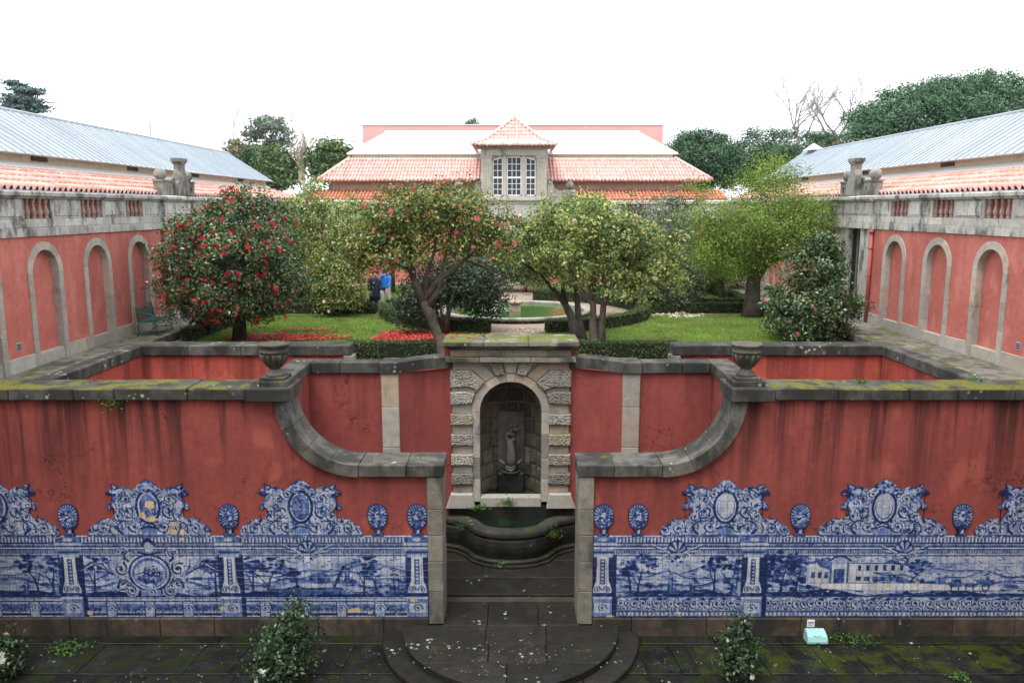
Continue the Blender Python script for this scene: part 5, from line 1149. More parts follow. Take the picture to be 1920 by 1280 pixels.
def hedge(path,wd,h,label,dens=420):
    rg=np.random.default_rng(len(path)*7+int(abs(path[0][0]*100))); root=empty('box_hedge',(path[0][0],path[0][1],ZG),label,'hedge',group='clipped box hedges'); inv=Matrix.Translation((-path[0][0],-path[0][1],-ZG))
    pts=np.array(path,float); seg=np.diff(pts,axis=0); ln=np.hypot(seg[:,0],seg[:,1]); tot=ln.sum(); cum=np.r_[0,np.cumsum(ln)]
    n=int(tot*(wd+2*h)*dens); s_=rg.uniform(0,tot,n); k=np.clip(np.searchsorted(cum,s_)-1,0,len(seg)-1); f=((s_-cum[k])/ln[k])[:,None]; c=pts[k]+seg[k]*f
    nx=np.stack([seg[k,1],-seg[k,0]],1)/ln[k][:,None]; q=rg.uniform(0,wd+2*h,n); P=np.zeros((n,3)); Nn=np.zeros((n,3))
    a=q<h; bb=(q>=h)&(q<h+wd); cc=q>=h+wd; wob=.035*np.sin(s_*3.1)+.025*np.sin(s_*7.7+1)
    o=np.where(a,-wd/2-wob,np.where(bb,q-h-wd/2,wd/2+wob)); P[:,:2]=c+nx*o[:,None]; P[:,2]=ZG+np.where(a,q,np.where(bb,h+wob*.6,q-h-wd)); Nn[:,:2]=nx*np.where(a,-1,np.where(cc,1,0))[:,None]; Nn[:,2]=bb
    e=np.concatenate([P+rg.normal(0,.018,P.shape)]); V=leaves_at(e,Nn*1.2,.055,.034,rg,.3,.7)
    # ends
    for i,sg in ((0,-1),(-1,1)):
        m=int(wd*h*dens*1.2); d=seg[i]/ln[i]; nn=np.array((d[1],-d[0])); Q=np.zeros((m,3)); u=rg.uniform(-wd/2,wd/2,m); Q[:,:2]=pts[i]+nn*u[:,None]; Q[:,2]=ZG+rg.uniform(0,h,m); N2=np.zeros((m,3)); N2[:,:2]=d*sg; V=np.r_[V,leaves_at(Q,N2*1.2,.055,.034,rg,.3,.7)]
    fo=link('foliage',fastmesh('foliage',V,4,m_box),root); fo.matrix_parent_inverse=inv
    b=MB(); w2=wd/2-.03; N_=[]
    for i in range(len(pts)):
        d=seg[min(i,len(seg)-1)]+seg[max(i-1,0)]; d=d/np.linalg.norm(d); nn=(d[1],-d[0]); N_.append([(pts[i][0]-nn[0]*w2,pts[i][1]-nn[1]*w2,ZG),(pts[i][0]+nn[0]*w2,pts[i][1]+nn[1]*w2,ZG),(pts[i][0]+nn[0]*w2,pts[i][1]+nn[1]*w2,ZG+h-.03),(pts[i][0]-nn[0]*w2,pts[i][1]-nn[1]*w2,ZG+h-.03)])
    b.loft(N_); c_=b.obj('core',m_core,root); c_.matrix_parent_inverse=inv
def arc(a0,a1,r=RH-.2,n=14): return [(PC[0]+r*math.cos(R(a0+(a1-a0)*i/n)),PC[1]+r*math.sin(R(a0+(a1-a0)*i/n))) for i in range(n+1)]
hedge([(-4.6,22.15),(-1.55,22.15)],.5,.48,'low box hedge between the retaining wall end and the leaning camellia trunk')
hedge([(1.75,22.15),(4.6,22.15)],.5,.48,'low box hedge behind the twin-stemmed tree by the fountain')
hedge(arc(-100,-182),.5,.42,'curved box hedge by the pond with red petals before it')
hedge(arc(-78,2),.5,.42,'curved box hedge by the pond behind the twin-stemmed tree')
hedge([(-5.4,32.0),(-10.1,32.0)],.5,.40,'straight box hedge behind the red camellia'); hedge([(5.5,32.1),(10.2,32.3)],.5,.40,'straight box hedge at the foot of the light green tree')
hedge(arc(100,172),.5,.45,'curved box hedge beyond the pond behind the people'); hedge(arc(80,10),.5,.45,'curved box hedge beyond the pond on the side of the white camellia')
hedge([(5.7,33.6),(9.9,33.6),(9.9,42)],.5,.42,'far corner box hedge beside the small leaning tree'); hedge([(-5.7,33.5),(-10.0,33.5)],.45,.4,'far box hedge under the yellowish camellia')
hedge([(-10.15,25.1),(-10.15,25.9)],.5,.40,'short box hedge block by the pavement, nearer the wall'); hedge([(-10.1,26.2),(-10.1,30.4)],.5,.52,'box hedge strip along the path under the red camellia')
# pond
pond=empty('garden_pond',(PC[0],PC[1],ZG),'round stone pond with a low pale rim','pond')
m_rim=stone('pond_rim',(.24,.23,.20),(.34,.325,.285),dark=.45,lichen=.3,bump=.5); N=20
for i in range(N):
    a0,a1=2*PI*i/N+.002,2*PI*(i+1)/N-.002; A=[a0+(a1-a0)*k/4 for k in range(5)]
    rings=[[(r*math.cos(a),r*math.sin(a),z) for r,z in ((2.72,-.1),(2.72,.17),(2.76,.20),(2.98,.20),(3.01,.18),(3.01,.13),(2.95,.13),(2.93,-.02))] for a in A]
    MB().loft(rings).obj('rim_stone',m_rim,pond)
MB().loft([[(r*math.cos(2*PI*i/60),r*math.sin(2*PI*i/60),z) for i in range(60)] for r,z in ((2.945,-.02),(2.945,.14),(2.74,.14),(2.74,-.04))],True,False).obj('pond_wall',m_basin,pond)
t=NT('pond_water'); wk=t.mix(t.step(t.noise(1.2,3),.4,.7),(.030,.085,.014),(.045,.115,.02)); m_water=t.done(t.bsdf(wk,.12,t.bump(t.noise((5,12,5),3),.12,.02),spec=.4))
MB().prism([(PC[0]+2.73*math.cos(2*PI*i/60),PC[1]+2.73*math.sin(2*PI*i/60)) for i in range(60)],ZG-.05,ZG+.10).obj('pond_water',m_water,kind='structure',label='green pond water')
fj=empty('fountain_jet',(PC[0],PC[1],ZG+.10),'squat pinkish stone spout block standing in the pond','fountain'); m_sp=stone('spout_stone',(.32,.21,.17),(.42,.30,.25),dark=.15,lichen=.2)
MB().cbox(-.22,.22,-.22,.22,-.05,.30,.02).obj('pedestal',m_sp,fj); MB().lathe([(0,.30),(.30,.30),(.33,.34),(.31,.40),(.22,.42),(0,.42)],16).obj('cap',m_sp,fj,True); MB().tube([(0,0,.4),(0,0,.62)],.02,6).obj('nozzle',m_dark,fj)
m_foam=plain('water_spray',(.75,.80,.80),.4)
rg=np.random.default_rng(3); n=500; Pf=np.c_[PC[0]-.85+rg.normal(0,.30,n),PC[1]+.3+rg.normal(0,.28,n),ZG+.105+np.abs(rg.normal(0,.02,n))]
tag(link('splash',fastmesh('splash',leaves_at(Pf,np.tile((0,0,1.),(n,1)),.05,.04,rg,1,.4),4,m_foam)),'white splash ripples on the pond beside the spout','splash',kind='stuff')
# ------------------------------------------------------------------ trees
def crown_pts(blobs,n,clump,cs,rg,shell=.5,flat=.8,noise=.2):
    wts=np.array([b[6] if len(b)>6 else b[3]*b[4]*b[5] for b in blobs],float); wts/=wts.sum(); nc=max(1,n//clump)
    w=rg.choice(len(blobs),nc,p=wts); B=np.array([b[:6] for b in blobs],float)[w]
    d=rg.normal(0,1,(nc,3)); d/=np.linalg.norm(d,axis=1)[:,None]; r=(shell+(1-shell)*rg.random(nc)**.6); r*=1+noise*np.sin(d[:,0]*5+w)*np.sin(d[:,1]*6+1)+noise*.6*np.sin(d[:,2]*9+w*2)
    C=B[:,:3]+d*B[:,3:6]*r[:,None]; out=d*B[:,3:6]/B[:,3:6].max(1)[:,None]
    k=rg.integers(0,nc,n); P=C[k]+rg.normal(0,1,(n,3))*cs*np.array((1,1,flat)); return P,out[k],C
def limb(a,b,rg,sag=.15,n=6):
    a=np.array(a,float);b=np.array(b,float); L=np.linalg.norm(b-a); p=[]; o=rg.normal(0,sag*L*.5,3)
    for i in range(n+1):
        t=i/n; p.append(tuple(a+(b-a)*t+o*math.sin(PI*t)+rg.normal(0,.018*L,3)*(0<i<n)))
    return p
def tree(name,label,base,blobs,mat,nleaf,L,Wd,cat='tree',trunks=(),tr=.12,bark=None,clump=34,cs=.17,seed=1,flowers=None,limbs=14,group=None,shell=.5,up=.5,twigs=40,flat=.8,noise=.2,jit=.8,zone=None,fobj=False):
    rg=np.random.default_rng(seed); root=empty(name,base,label,cat,group); bx=np.array(base,float); bark=bark or m_bark
    P,O,C=crown_pts(blobs,nleaf,clump,cs,rg,shell,flat,noise)
    V=leaves_at(P-bx,O,L,Wd,rg,up,jit); 
    link('crown',fastmesh('crown',V,4,mat),root)
    b=MB(); tips=[]
    for T_ in trunks:
        pts=[tuple(np.array(p,float)-bx) for p in T_[0]]; r0,r1=T_[1],T_[2]; m=len(pts)
        b.tube(pts,[r0+(r1-r0)*i/(m-1)+(.35*r0 if i==0 else 0) for i in range(m)],9); tips.append((np.array(pts[-1]),r1)); 
        if m>2: tips.append((np.array(pts[-2]),(r0+2*r1)/3))
    if tips:
        b.obj('trunk',bark,root,True)
        b2=MB(); Cb=C-bx; nodes=list(tips)
        idx=rg.permutation(len(Cb))
        for i in idx[:limbs]:
            t_=Cb[i]; d=[np.linalg.norm(t_-q[0])*(1.25 if t_[2]<q[0][2] else 1) for q in nodes]; j=int(np.argmin(d)); q,r=nodes[j]
            pl=limb(q,q+(t_-q)*.93,rg); r2=max(.007,r*.30); m=len(pl)
            b2.tube(pl,[r*.72+(r2-r*.72)*i_/(m-1) for i_ in range(m)],6)
            nodes.append((np.array(pl[3]),max(.014,r*.5))); nodes.append((np.array(pl[-1]),r2))
        for i in idx[limbs:limbs+twigs]:
            t_=Cb[i]; d=[np.linalg.norm(t_-q[0]) for q in nodes]; j=int(np.argmin(d)); q,r=nodes[j]
            b2.tube(limb(q,t_,rg,.12,3),[min(r*.7,.02),.012,.008,.005],4)
        b2.obj('branches',bark,root,True)
    if flowers:
        fm,nf,fr=flowers; w=rg.integers(0,len(P),nf*6); ok=O[w][:,1]<.0; w=w[ok]; cen=np.mean([bb[:3] for bb in blobs],0)
        dd=np.linalg.norm((P[w]-cen)/np.array([bb[3:6] for bb in blobs]).max(0),axis=1)-.9*O[w][:,1]; w=w[np.argsort(-dd)[:nf*2]]; w=rg.permutation(w)[:nf]
        Q=P[w]-bx+O[w]*.07+np.array((0,-.05,0))
        ico=flower_mesh(fm,fr)
        if fobj:
            for q in Q[:300]:
                o=link('flower',ico,root,tuple(q)); o.rotation_euler=tuple(rg.uniform(-.7,.7,2)+np.array((1.1,0)))+(rg.uniform(0,6),); s_=rg.uniform(.75,1.15); o.scale=(s_,)*3
            Q=Q[300:]
        if len(Q):
            v0=np.array([v.co for v in ico.vertices]); fs=[tuple(p.vertices) for p in ico.polygons]; bb=MB()
            for q in Q:
                m=Matrix.Rotation(rg.uniform(0,6),3,'Z')@Matrix.Rotation(rg.uniform(.5,1.5),3,'X'); s_=rg.uniform(.7,1.15)
                bb.add([tuple(np.array(m@Vector(v))*s_+q) for v in v0],fs)
            bb.obj('blossoms',fm,root,kind='stuff')
    return root
_fl={}
def flower_mesh(fm,r):
    key=(fm.name,r)
    if key in _fl: return _fl[key]
    b=MB()
    for ring,(n,r0,z0,r1,z1,ph) in enumerate(((6,.10,0,1.,.25,0),(6,.08,.1,.72,.5,.5),(5,.05,.2,.42,.62,.2))):
        for i in range(n):
            a=2*PI*(i+ph)/n; w_=.62*PI/n
            b.add([(r*r0*math.cos(a),r*r0*math.sin(a),r*z0),(r*r1*.75*math.cos(a-w_*1.3),r*r1*.75*math.sin(a-w_*1.3),r*(z0+(z1-z0)*.6)),(r*r1*math.cos(a),r*r1*math.sin(a),r*z1),(r*r1*.75*math.cos(a+w_*1.3),r*r1*.75*math.sin(a+w_*1.3),r*(z0+(z1-z0)*.6))],[(0,1,2,3)])
    b.ball((0,0,r*.42),r*.22,6,4); _fl[key]=b.mesh('flower',fm); return _fl[key]
m_fred=leafmat('petals_red',[(.50,.012,.03),(.62,.02,.05),(.70,.05,.09)],.5,.2,.2); m_fpink=leafmat('petals_pink',[(.62,.06,.14),(.72,.12,.22),(.75,.22,.30)],.5,.2,.2); m_fpale=leafmat('petals_pale_pink',[(.70,.35,.36),(.75,.5,.48),(.76,.62,.58)],.5,.2,.2); m_fwhite=leafmat('petals_white',[(.70,.70,.65),(.78,.78,.74)],.5,.2,.2)
m_cam=leafmat('camellia_leaves_dark',[(.014,.036,.012),(.024,.062,.02),(.055,.115,.04),(.11,.18,.07),(.20,.20,.075)],.27,.16,.5)
m_cam2=leafmat('camellia_leaves_yellowing',[(.022,.055,.018),(.05,.105,.03),(.095,.175,.05),(.18,.25,.07),(.36,.36,.09),(.40,.22,.06)],.38,.25,.45)
m_cam3=leafmat('camellia_leaves_pale',[(.035,.075,.025),(.085,.145,.045),(.18,.26,.08),(.34,.40,.13),(.55,.50,.15)],.38,.25,.45)
m_camg=leafmat('camellia_leaves_grey',[(.035,.065,.032),(.07,.115,.06),(.13,.18,.10),(.24,.28,.17)],.36,.2,.5)
m_light=leafmat('light_green_leaves',[(.05,.10,.016),(.11,.19,.028),(.17,.27,.045),(.25,.34,.065),(.29,.33,.075)],.5,.35,.3)
m_darkl=leafmat('dark_leaves',[(.010,.024,.010),(.018,.040,.014),(.03,.06,.02)],.4,.12,.4)
def B(xp,yp,Y,rx,rz,ry=None,w=None):
    p=px(xp,yp,Y=Y); t=(p[0],p[1],p[2],rx,ry or rx,rz); return t+((w,) if w else ())
def G(xp,yp): return px(xp,yp,Z=ZG)
g=G(447,640)
tree('camellia_tree','dense round camellia covered in red flowers beside the bench',g,[B(432,495,25,2.05,1.85),B(408,530,25,1.85,1.25),B(465,430,25,1.5,1.25),B(490,540,25,1.3,1.05),B(370,480,25,1.1,1.1),B(465,380,25,.6,.5,w=.4)],m_cam,40000,.115,.062,trunks=[([g,(g[0]-.02,g[1],5.1),(g[0]-.10,g[1],5.7),(g[0]-.35,g[1],6.4)],.15,.07),([(g[0]+.1,g[1],ZG),(g[0]+.16,g[1],5.2),(g[0]+.3,g[1],5.9),(g[0]+.5,g[1]+.1,6.6)],.13,.06)],bark=m_barkd,seed=2,flowers=(m_fred,430,.075),fobj=True,shell=.58,noise=.16,clump=46,cs=.145)
g=G(838,682)
q=lambda xp,yp,Y=22.2:px(xp,yp,Y=Y)
tree('camellia_tree','open pink-flowered camellia with a leaning grey trunk behind the niche',g,[B(742,412,22.0,1.0,.8),B(700,470,22.2,.75,.65),B(815,395,22.4,1.0,.72),B(890,400,22.2,.85,.70),B(930,455,22.3,.7,.75),B(745,478,21.8,.75,.40),B(860,450,22.6,1.0,.45,w=.4),B(668,480,22.4,.5,.35,w=.2)],m_cam2,17500,.115,.06,
  trunks=[([g,q(822,630),q(806,590),q(795,563)],.155,.125),([q(795,563),q(778,530),q(768,505),q(740,478),q(715,455)],.10,.03),([q(795,563),q(818,530),(q(855,500)),q(885,475),q(925,455)],.095,.025),([q(800,575),q(822,545),q(830,500),q(845,440)],.09,.03),([q(775,520),q(772,480),q(768,430),q(775,400)],.07,.025),([q(798,560),q(800,515),q(815,470),q(820,420)],.075,.025),([q(762,500),q(730,492),q(695,485)],.05,.02),([q(870,487),q(905,500),q(925,515)],.04,.015)],seed=5,flowers=(m_fpink,70,.08),fobj=True,shell=.3,clump=34,cs=.135,limbs=34,twigs=120,noise=.25)
g=G(835,628)
tree('dark_shrub_tree','dark glossy small tree overhanging the pond behind the leaning camellia',g,[B(880,540,27.2,1.1,.85),B(830,530,27.0,1.0,.9),B(785,560,26.6,.75,.85),B(765,585,26.5,.5,.5),B(915,565,27.3,.7,.55)],m_darkl,13000,.11,.06,trunks=[([g,(g[0]+.1,g[1],5.2),(g[0]+.35,g[1]+.1,6.1)],.10,.05),([g,(g[0]-.25,g[1],5.2),(g[0]-.45,g[1],6.0)],.05,.03),([g,(g[0]-.12,g[1]-.1,5.3),(g[0]-.1,g[1],6.3)],.05,.03)],bark=m_barkd,seed=7,shell=.4)
g=G(1117,672)
tree('twin_stemmed_tree','tree with two grey stems and yellow-tipped leaves by the fountain niche',g,[B(1145,440,22.7,1.15,.95),B(1210,480,22.9,1.05,.75),B(1110,400,22.8,.9,.6),B(1180,525,22.5,.85,.5),B(1250,520,23,.6,.5),B(1095,490,22.8,.8,.7)],m_cam3,15000,.115,.06,trunks=[([g,q(1112,610,22.6),q(1112,570,22.6),q(1085,540,22.6),q(1068,505,22.6)],.13,.05),([(g[0]+.18,g[1]+.1,ZG),q(1128,610,22.7),q(1132,565,22.7),q(1150,530,22.7),q(1180,500,22.8)],.12,.05),([q(1112,570,22.6),q(1105,540,22.6),q(1120,500,22.6)],.06,.03)],seed=9,flowers=(m_fpale,14,.08),shell=.42,clump=40,cs=.14,noise=.28,limbs=22,twigs=70)
g=G(1083,645)
tree('dark_stemmed_tree','dark-stemmed camellia leaning over the pond edge, pale leaves above',g,[B(1035,430,25.5,1.1,.8),B(1000,470,25.5,.9,.7),B(1060,490,25.6,1.0,.7),B(1085,420,25.5,1.1,.75),B(990,515,25.7,.5,.35)],m_cam3,15000,.115,.06,trunks=[([g,q(1072,595,25.2),q(1060,570,25.3),q(1040,545,25.4),q(1022,525,25.5)],.16,.05),([(g[0]+.16,g[1],ZG),q(1085,600,25.3),q(1082,560,25.4),q(1078,520,25.5)],.14,.06),([q(1060,570,25.3),q(1055,535,25.4),q(1050,500,25.5)],.08,.04)],bark=m_barkd,seed=11,flowers=(m_fpale,16,.08),shell=.42,clump=40,cs=.14,noise=.28)
g=G(1411,594)
tree('light_green_tree','spreading light green tree with a thick trunk before the far wing',g,[B(1440,420,31,2.2,1.5),B(1370,440,31,1.5,1.2),B(1500,420,31.3,1.4,1.2),B(1440,335,31,1.3,.75),B(1535,400,31.2,.9,.8),B(1340,470,31,1.0,.8),B(1400,485,31,1.6,.6),B(1520,470,31.2,1.2,.6),B(1320,400,31.2,.8,.6),B(1310,350,31.4,.5,.35,w=.2)],m_light,36000,.10,.05,trunks=[([g,q(1411,560,31),q(1412,530,31),q(1418,510,31)],.33,.24),([q(1415,518,31),q(1435,495,31),q(1455,485,31),q(1500,480,31.2)],.2,.06),([q(1415,518,31),q(1400,480,31),q(1385,440,31)],.17,.06),([q(1418,510,31),q(1425,470,31),q(1440,410,31)],.17,.06),([q(1432,498,31),q(1460,470,31),q(1490,430,31.2)],.1,.04)],seed=13,clump=44,cs=.23,shell=.3,limbs=46,twigs=170,noise=.2,flat=.8)
g=G(1515,640)
tree('camellia_shrub','bushy dark camellia with a few pink flowers at the corner of the well',g,[B(1520,570,25.4,1.35,.95),B(1535,510,25.4,.95,.85),B(1480,590,25.2,.85,.65),B(1570,590,25.5,.85,.7),B(1540,470,25.4,.45,.5,w=.5),B(1520,620,25.3,1.1,.35)],m_cam,17000,.12,.066,trunks=[([g,(g[0],g[1],4.9),(g[0]+.1,g[1],5.6)],.10,.05),([g,(g[0]-.3,g[1],5.0),(g[0]-.6,g[1],5.6)],.06,.03)],bark=m_barkd,seed=15,flowers=(m_fpink,26,.07),fobj=True,shell=.5,noise=.2,clump=46,cs=.14)
g=G(602,572)
tree('camellia_tree','tall yellowish camellia with pale blooms before the pavilion roof',g,[B(600,440,33.5,1.55,1.4),B(570,400,33.6,1.0,1.1),B(650,410,33.5,1.2,1.1),B(590,380,33.5,.9,.8),B(640,480,33.6,1.3,1.0),B(550,480,33.5,.9,.8)],m_cam3,17000,.12,.06,trunks=[([g,(g[0],g[1],5.6),(g[0]+.2,g[1],7.0)],.12,.06),([g,(g[0]-.3,g[1],5.8),(g[0]-.5,g[1],7)],.08,.04),([g,(g[0]+.4,g[1],5.8),(g[0]+.8,g[1],7)],.08,.04)],seed=17,flowers=(m_fpale,60,.075),shell=.4,clump=24,limbs=26,twigs=90,noise=.25)
g=G(645,590)
tree('camellia_shrub','rounded camellia shrub with pink blooms in front of the walking people',g,[B(635,535,31.3,1.0,.85),B(620,510,31.4,1.0,.8),B(662,500,31.3,.6,.5),B(638,560,31.2,.95,.5)],m_cam2,13000,.115,.062,trunks=[([g,(g[0],g[1],5.2),(g[0],g[1],6)],.10,.05)],bark=m_barkd,seed=19,flowers=(m_fpale,40,.075),shell=.5)
g=(5.9,33.0,ZG)
tree('camellia_tree','grey-green camellia with white flowers beside the curved far hedge',g,[B(1235,520,33,1.35,1.0),B(1270,560,32.8,.9,.7),B(1200,500,33.2,1.2,.9),B(1250,450,33.4,1.2,.9),B(1290,540,33,.7,.8)],m_camg,17000,.115,.062,trunks=[([g,(g[0],g[1],5.4),(g[0],g[1],6.3)],.12,.06)],seed=23,flowers=(m_fwhite,60,.07),shell=.5,noise=.22)
g=(7.2,38.5,ZG)
tree('camellia_tree','dusky camellia close to the balustrade of the pavilion',g,[B(1235,420,38.5,1.7,1.2),B(1280,400,38.6,1.1,.9),B(1200,450,38.4,1.3,1.2),B(1265,480,38.4,1.4,1.2)],m_camg,12000,.13,.07,trunks=[([g,(g[0],g[1],5.6),(g[0],g[1],7)],.14,.07)],seed=25,flowers=(m_fpale,45,.08),shell=.5,noise=.25)
for (xp,yp,Y,lb,mt,sd_,rr) in ((985,500,40.5,'small dark camellia by the pavilion door beyond the pond',m_camg,31,1.15),(910,495,41,'small camellia half hidden behind the leaning camellia, by the pavilion',m_camg,33,1.4),(1115,470,40,'pale camellia behind the dark-stemmed tree, near the pavilion',m_cam3,35,1.6),(735,440,40,'pale camellia behind the leaning camellia crown, near the pavilion',m_cam3,37,2.0),(560,520,36.5,'slender rose-flowered camellia behind the red one',m_camg,39,1.1),(500,480,38,'camellia beyond the red one beside the far wing wall',m_cam2,41,1.6),(1345,490,40,'shady camellia between light green tree and far hedge',m_darkl,43,1.5)):
    p=px(xp,yp,Y=Y); g=(p[0],Y,ZG)
    tree('camellia_tree',lb,g,[(p[0],Y,p[2],rr,rr,rr*.8),(p[0]+.5*rr,Y,p[2]-.3*rr,rr*.7,rr*.7,rr*.6),(p[0]-.5*rr,Y,p[2]+.2*rr,rr*.7,rr*.7,rr*.6)],mt,7000,.13,.07,trunks=[([g,(g[0],Y,(ZG+p[2])/2),(g[0]+.1,Y,p[2])],.09,.05)],seed=sd_,flowers=((m_fpale,22,.08) if sd_%4==1 else None),shell=.5)
g=G(1357,569)
tree('small_tree','small tree with a thin leaning trunk beyond the straight hedge',g,[B(1350,505,35.5,1.1,.8),B(1330,480,35.5,.9,.7)],m_light,7000,.09,.045,trunks=[([g,(g[0]-.15,g[1],5.1),(g[0]-.05,g[1],5.7),(g[0]-.2,g[1],6.2)],.11,.07)],seed=45,shell=.4)
g=G(1310,553)
tree('small_tree','small dark-trunked tree on the far lawn',g,[B(1305,490,38.6,1.3,1.0),B(1325,460,38.6,1.1,.9)],m_light,7000,.09,.045,trunks=[([g,(g[0],g[1],5.3),(g[0],g[1],6.2)],.16,.09)],bark=m_barkd,seed=47,shell=.4)
m_court=leafmat('court_shrub_leaves',[(.012,.034,.014),(.022,.058,.024),(.04,.085,.035),(.075,.125,.055)],.3,.15,.45)
# court shrubs
g=(-4.15,13.75,0)
tree('court_shrub','leafy green shrub on the court pavement in front of the tile dado',g,[(-4.2,13.8,.55,.62,.55,.48),(-4.05,13.85,.95,.42,.4,.38),(-4.35,13.8,.3,.5,.5,.3),(-4.0,13.9,1.28,.2,.2,.16,.04)],m_court,3300,.085,.05,'shrub',[([g,(-4.15,13.75,.3),(-4.1,13.8,.8)],.03,.015)],bark=m_barkd,seed=51,flowers=(m_fwhite,5,.05),clump=14,cs=.10,shell=.3,noise=.3)
g=(4.15,13.7,0)
tree('court_shrub','thin upright shrub on the mossy pavement beside the turquoise lamp',g,[(4.2,13.75,.42,.42,.4,.34),(4.1,13.8,.85,.28,.26,.26),(4.3,13.8,1.12,.2,.2,.16),(4.35,13.75,.55,.3,.3,.2)],m_court,1700,.085,.05,'shrub',[([g,(4.15,13.72,.4),(4.2,13.78,1.1)],.025,.012)],bark=m_barkd,seed=53,flowers=(m_fpale,8,.045),clump=12,cs=.085,shell=.25,noise=.3)
g=(-9.25,13.9,0)
tree('court_shrub','white-flowered camellia at the picture edge on the court pavement',g,[(-9.45,13.95,.40,.28,.4,.35),(-9.55,14.1,.6,.22,.3,.25)],m_court,1000,.09,.055,'shrub',[([g,(-9.3,13.9,.4)],.03,.015)],bark=m_barkd,seed=55,flowers=(m_fwhite,12,.075),fobj=True,clump=14,cs=.1,shell=.3)
# ------------------------------------------------------------------ far trees
m_pine=leafmat('pine_needles',[(.018,.055,.032),(.040,.105,.055),(.075,.16,.08),(.12,.21,.11)],.6,.1,.2); m_ced=leafmat('cedar_needles',[(.05,.10,.10),(.08,.145,.145),(.12,.19,.19)],.6,.1,.2); m_euc=leafmat('eucalyptus_leaves',[(.12,.16,.14),(.18,.23,.20),(.26,.30,.26)],.5,.2,.3); m_con=leafmat('conifer_leaves',[(.03,.075,.035),(.055,.12,.05),(.09,.16,.07)],.6,.1,.2); m_conl=leafmat('conifer_leaves_light',[(.07,.13,.05),(.11,.18,.07),(.16,.23,.09)],.6,.1,.2)  # far foliage colours paled, with distance haze painted into them
def FB(xp,yp,Y,wp,hp,d=.8):
    p=px(xp,yp,Y=Y); s_=Y*1.0/1520; return (p[0],p[1],p[2],wp*s_,wp*s_*d,hp*s_)
def far(label,xp,Y,blobs,mt,n,L,seed,cat='tree',name='far_tree',up=.6,clump=26,cs=.6,shell=.6,noise=.12,flat=.7,tr=.35,group='trees beyond the wings',W=.4,bark=None):
    p=px(xp,391,Y=Y); g=(p[0],Y,G0); zt=np.mean([b_[2] for b_ in blobs]); mx=np.mean([b_[0] for b_ in blobs])
    return tree(name,label,g,blobs,mt,n,L,L*W,cat,[([g,(g[0],Y,(G0+zt)/2),(mx,Y,zt)],tr,tr*.5)],bark=bark or m_barkf,seed=seed,clump=clump,cs=cs,shell=shell,limbs=16,twigs=10,group=group,up=up,noise=noise,flat=flat)
far('broad dark umbrella pine looming over the metal roof beside the bare trees',1760,70,[FB(1760,225,70,150,62),FB(1860,190,71,100,45),FB(1690,235,69,90,45),FB(1640,265,68,60,45),FB(1800,180,70,90,32),FB(1900,240,71,60,60)],m_pine,75000,.34,61,name='umbrella_pine',cat='pine tree',cs=.42,up=1.3,noise=.10,W=.30,shell=.72,clump=70)
far('rounded dark pine nearest the pavilion roof',1310,82,[FB(1315,300,82,60,48),FB(1345,310,82,45,45),FB(1275,290,83,30,30),FB(1285,272,84,18,22)],m_pine,32000,.34,63,name='umbrella_pine',cat='pine tree',cs=.42,up=1.2,W=.30,shell=.7,clump=70)
far('rounded dark pine below the bare trees',1470,86,[FB(1430,290,86,60,42),FB(1490,285,86,62,42),FB(1540,285,86,45,38),FB(1400,310,86,50,40),FB(1470,320,86,80,40)],m_pine,40000,.34,65,name='umbrella_pine',cat='pine tree',cs=.42,up=1.2,W=.30,shell=.7,clump=70)
far('tip of a cypress poking above the umbrella pine',1855,90,[FB(1855,150,90,5,22)],m_con,500,.4,67,name='cypress_tree',cat='cypress',tr=.15,cs=.2)
far('blue-green layered cedar above the metal roof with the far bare poplar',45,110,[FB(45,205,110,45,9),FB(40,188,110,40,7),FB(50,172,110,32,7),FB(30,158,110,22,5),FB(62,198,110,28,8),FB(15,178,110,18,5)],m_ced,5200,.55,69,name='cedar_tree',cat='cedar',cs=.40,shell=.1,flat=.22,up=1.)
far('loose grey-green eucalyptus standing above the conifers',505,105,[FB(505,235,105,28,12),FB(475,248,105,17,11),FB(532,252,105,14,16),FB(515,270,105,22,16),FB(545,280,105,8,18),FB(480,285,105,24,14),FB(500,300,105,30,16)],m_euc,3000,.75,71,name='eucalyptus_tree',cat='eucalyptus',cs=.5,shell=.2,noise=.35,clump=40)
far('dark conifer beside the gable of the metal roof',475,92,[FB(475,318,92,16,28),FB(490,330,92,22,25),FB(545,322,92,14,26),FB(528,315,92,14,30)],m_con,4500,.6,73,name='conifer',cat='conifer')
far('light green conifer among the darker ones',508,88,[FB(508,315,88,18,32),FB(512,335,88,22,20),FB(505,292,88,8,14)],m_conl,3200,.6,75,name='conifer',cat='conifer')
far('rounded green tree by the hip of the pavilion roof',620,80,[FB(620,300,80,24,25),FB(640,305,80,16,22),FB(600,312,80,16,22),FB(622,285,80,14,14)],m_conl,4600,.55,77)
far('olive scrubby tree behind the roof gable',450,100,[FB(448,290,100,22,22),FB(455,310,100,20,20)],leafmat('scrub_leaves',[(.14,.13,.08),(.19,.18,.11),(.24,.23,.15)],.7,.2,.2),1500,.7,79)
far('small tree top above the pink block',885,120,[FB(885,235,120,8,7)],m_euc,160,.8,81,cs=.4)
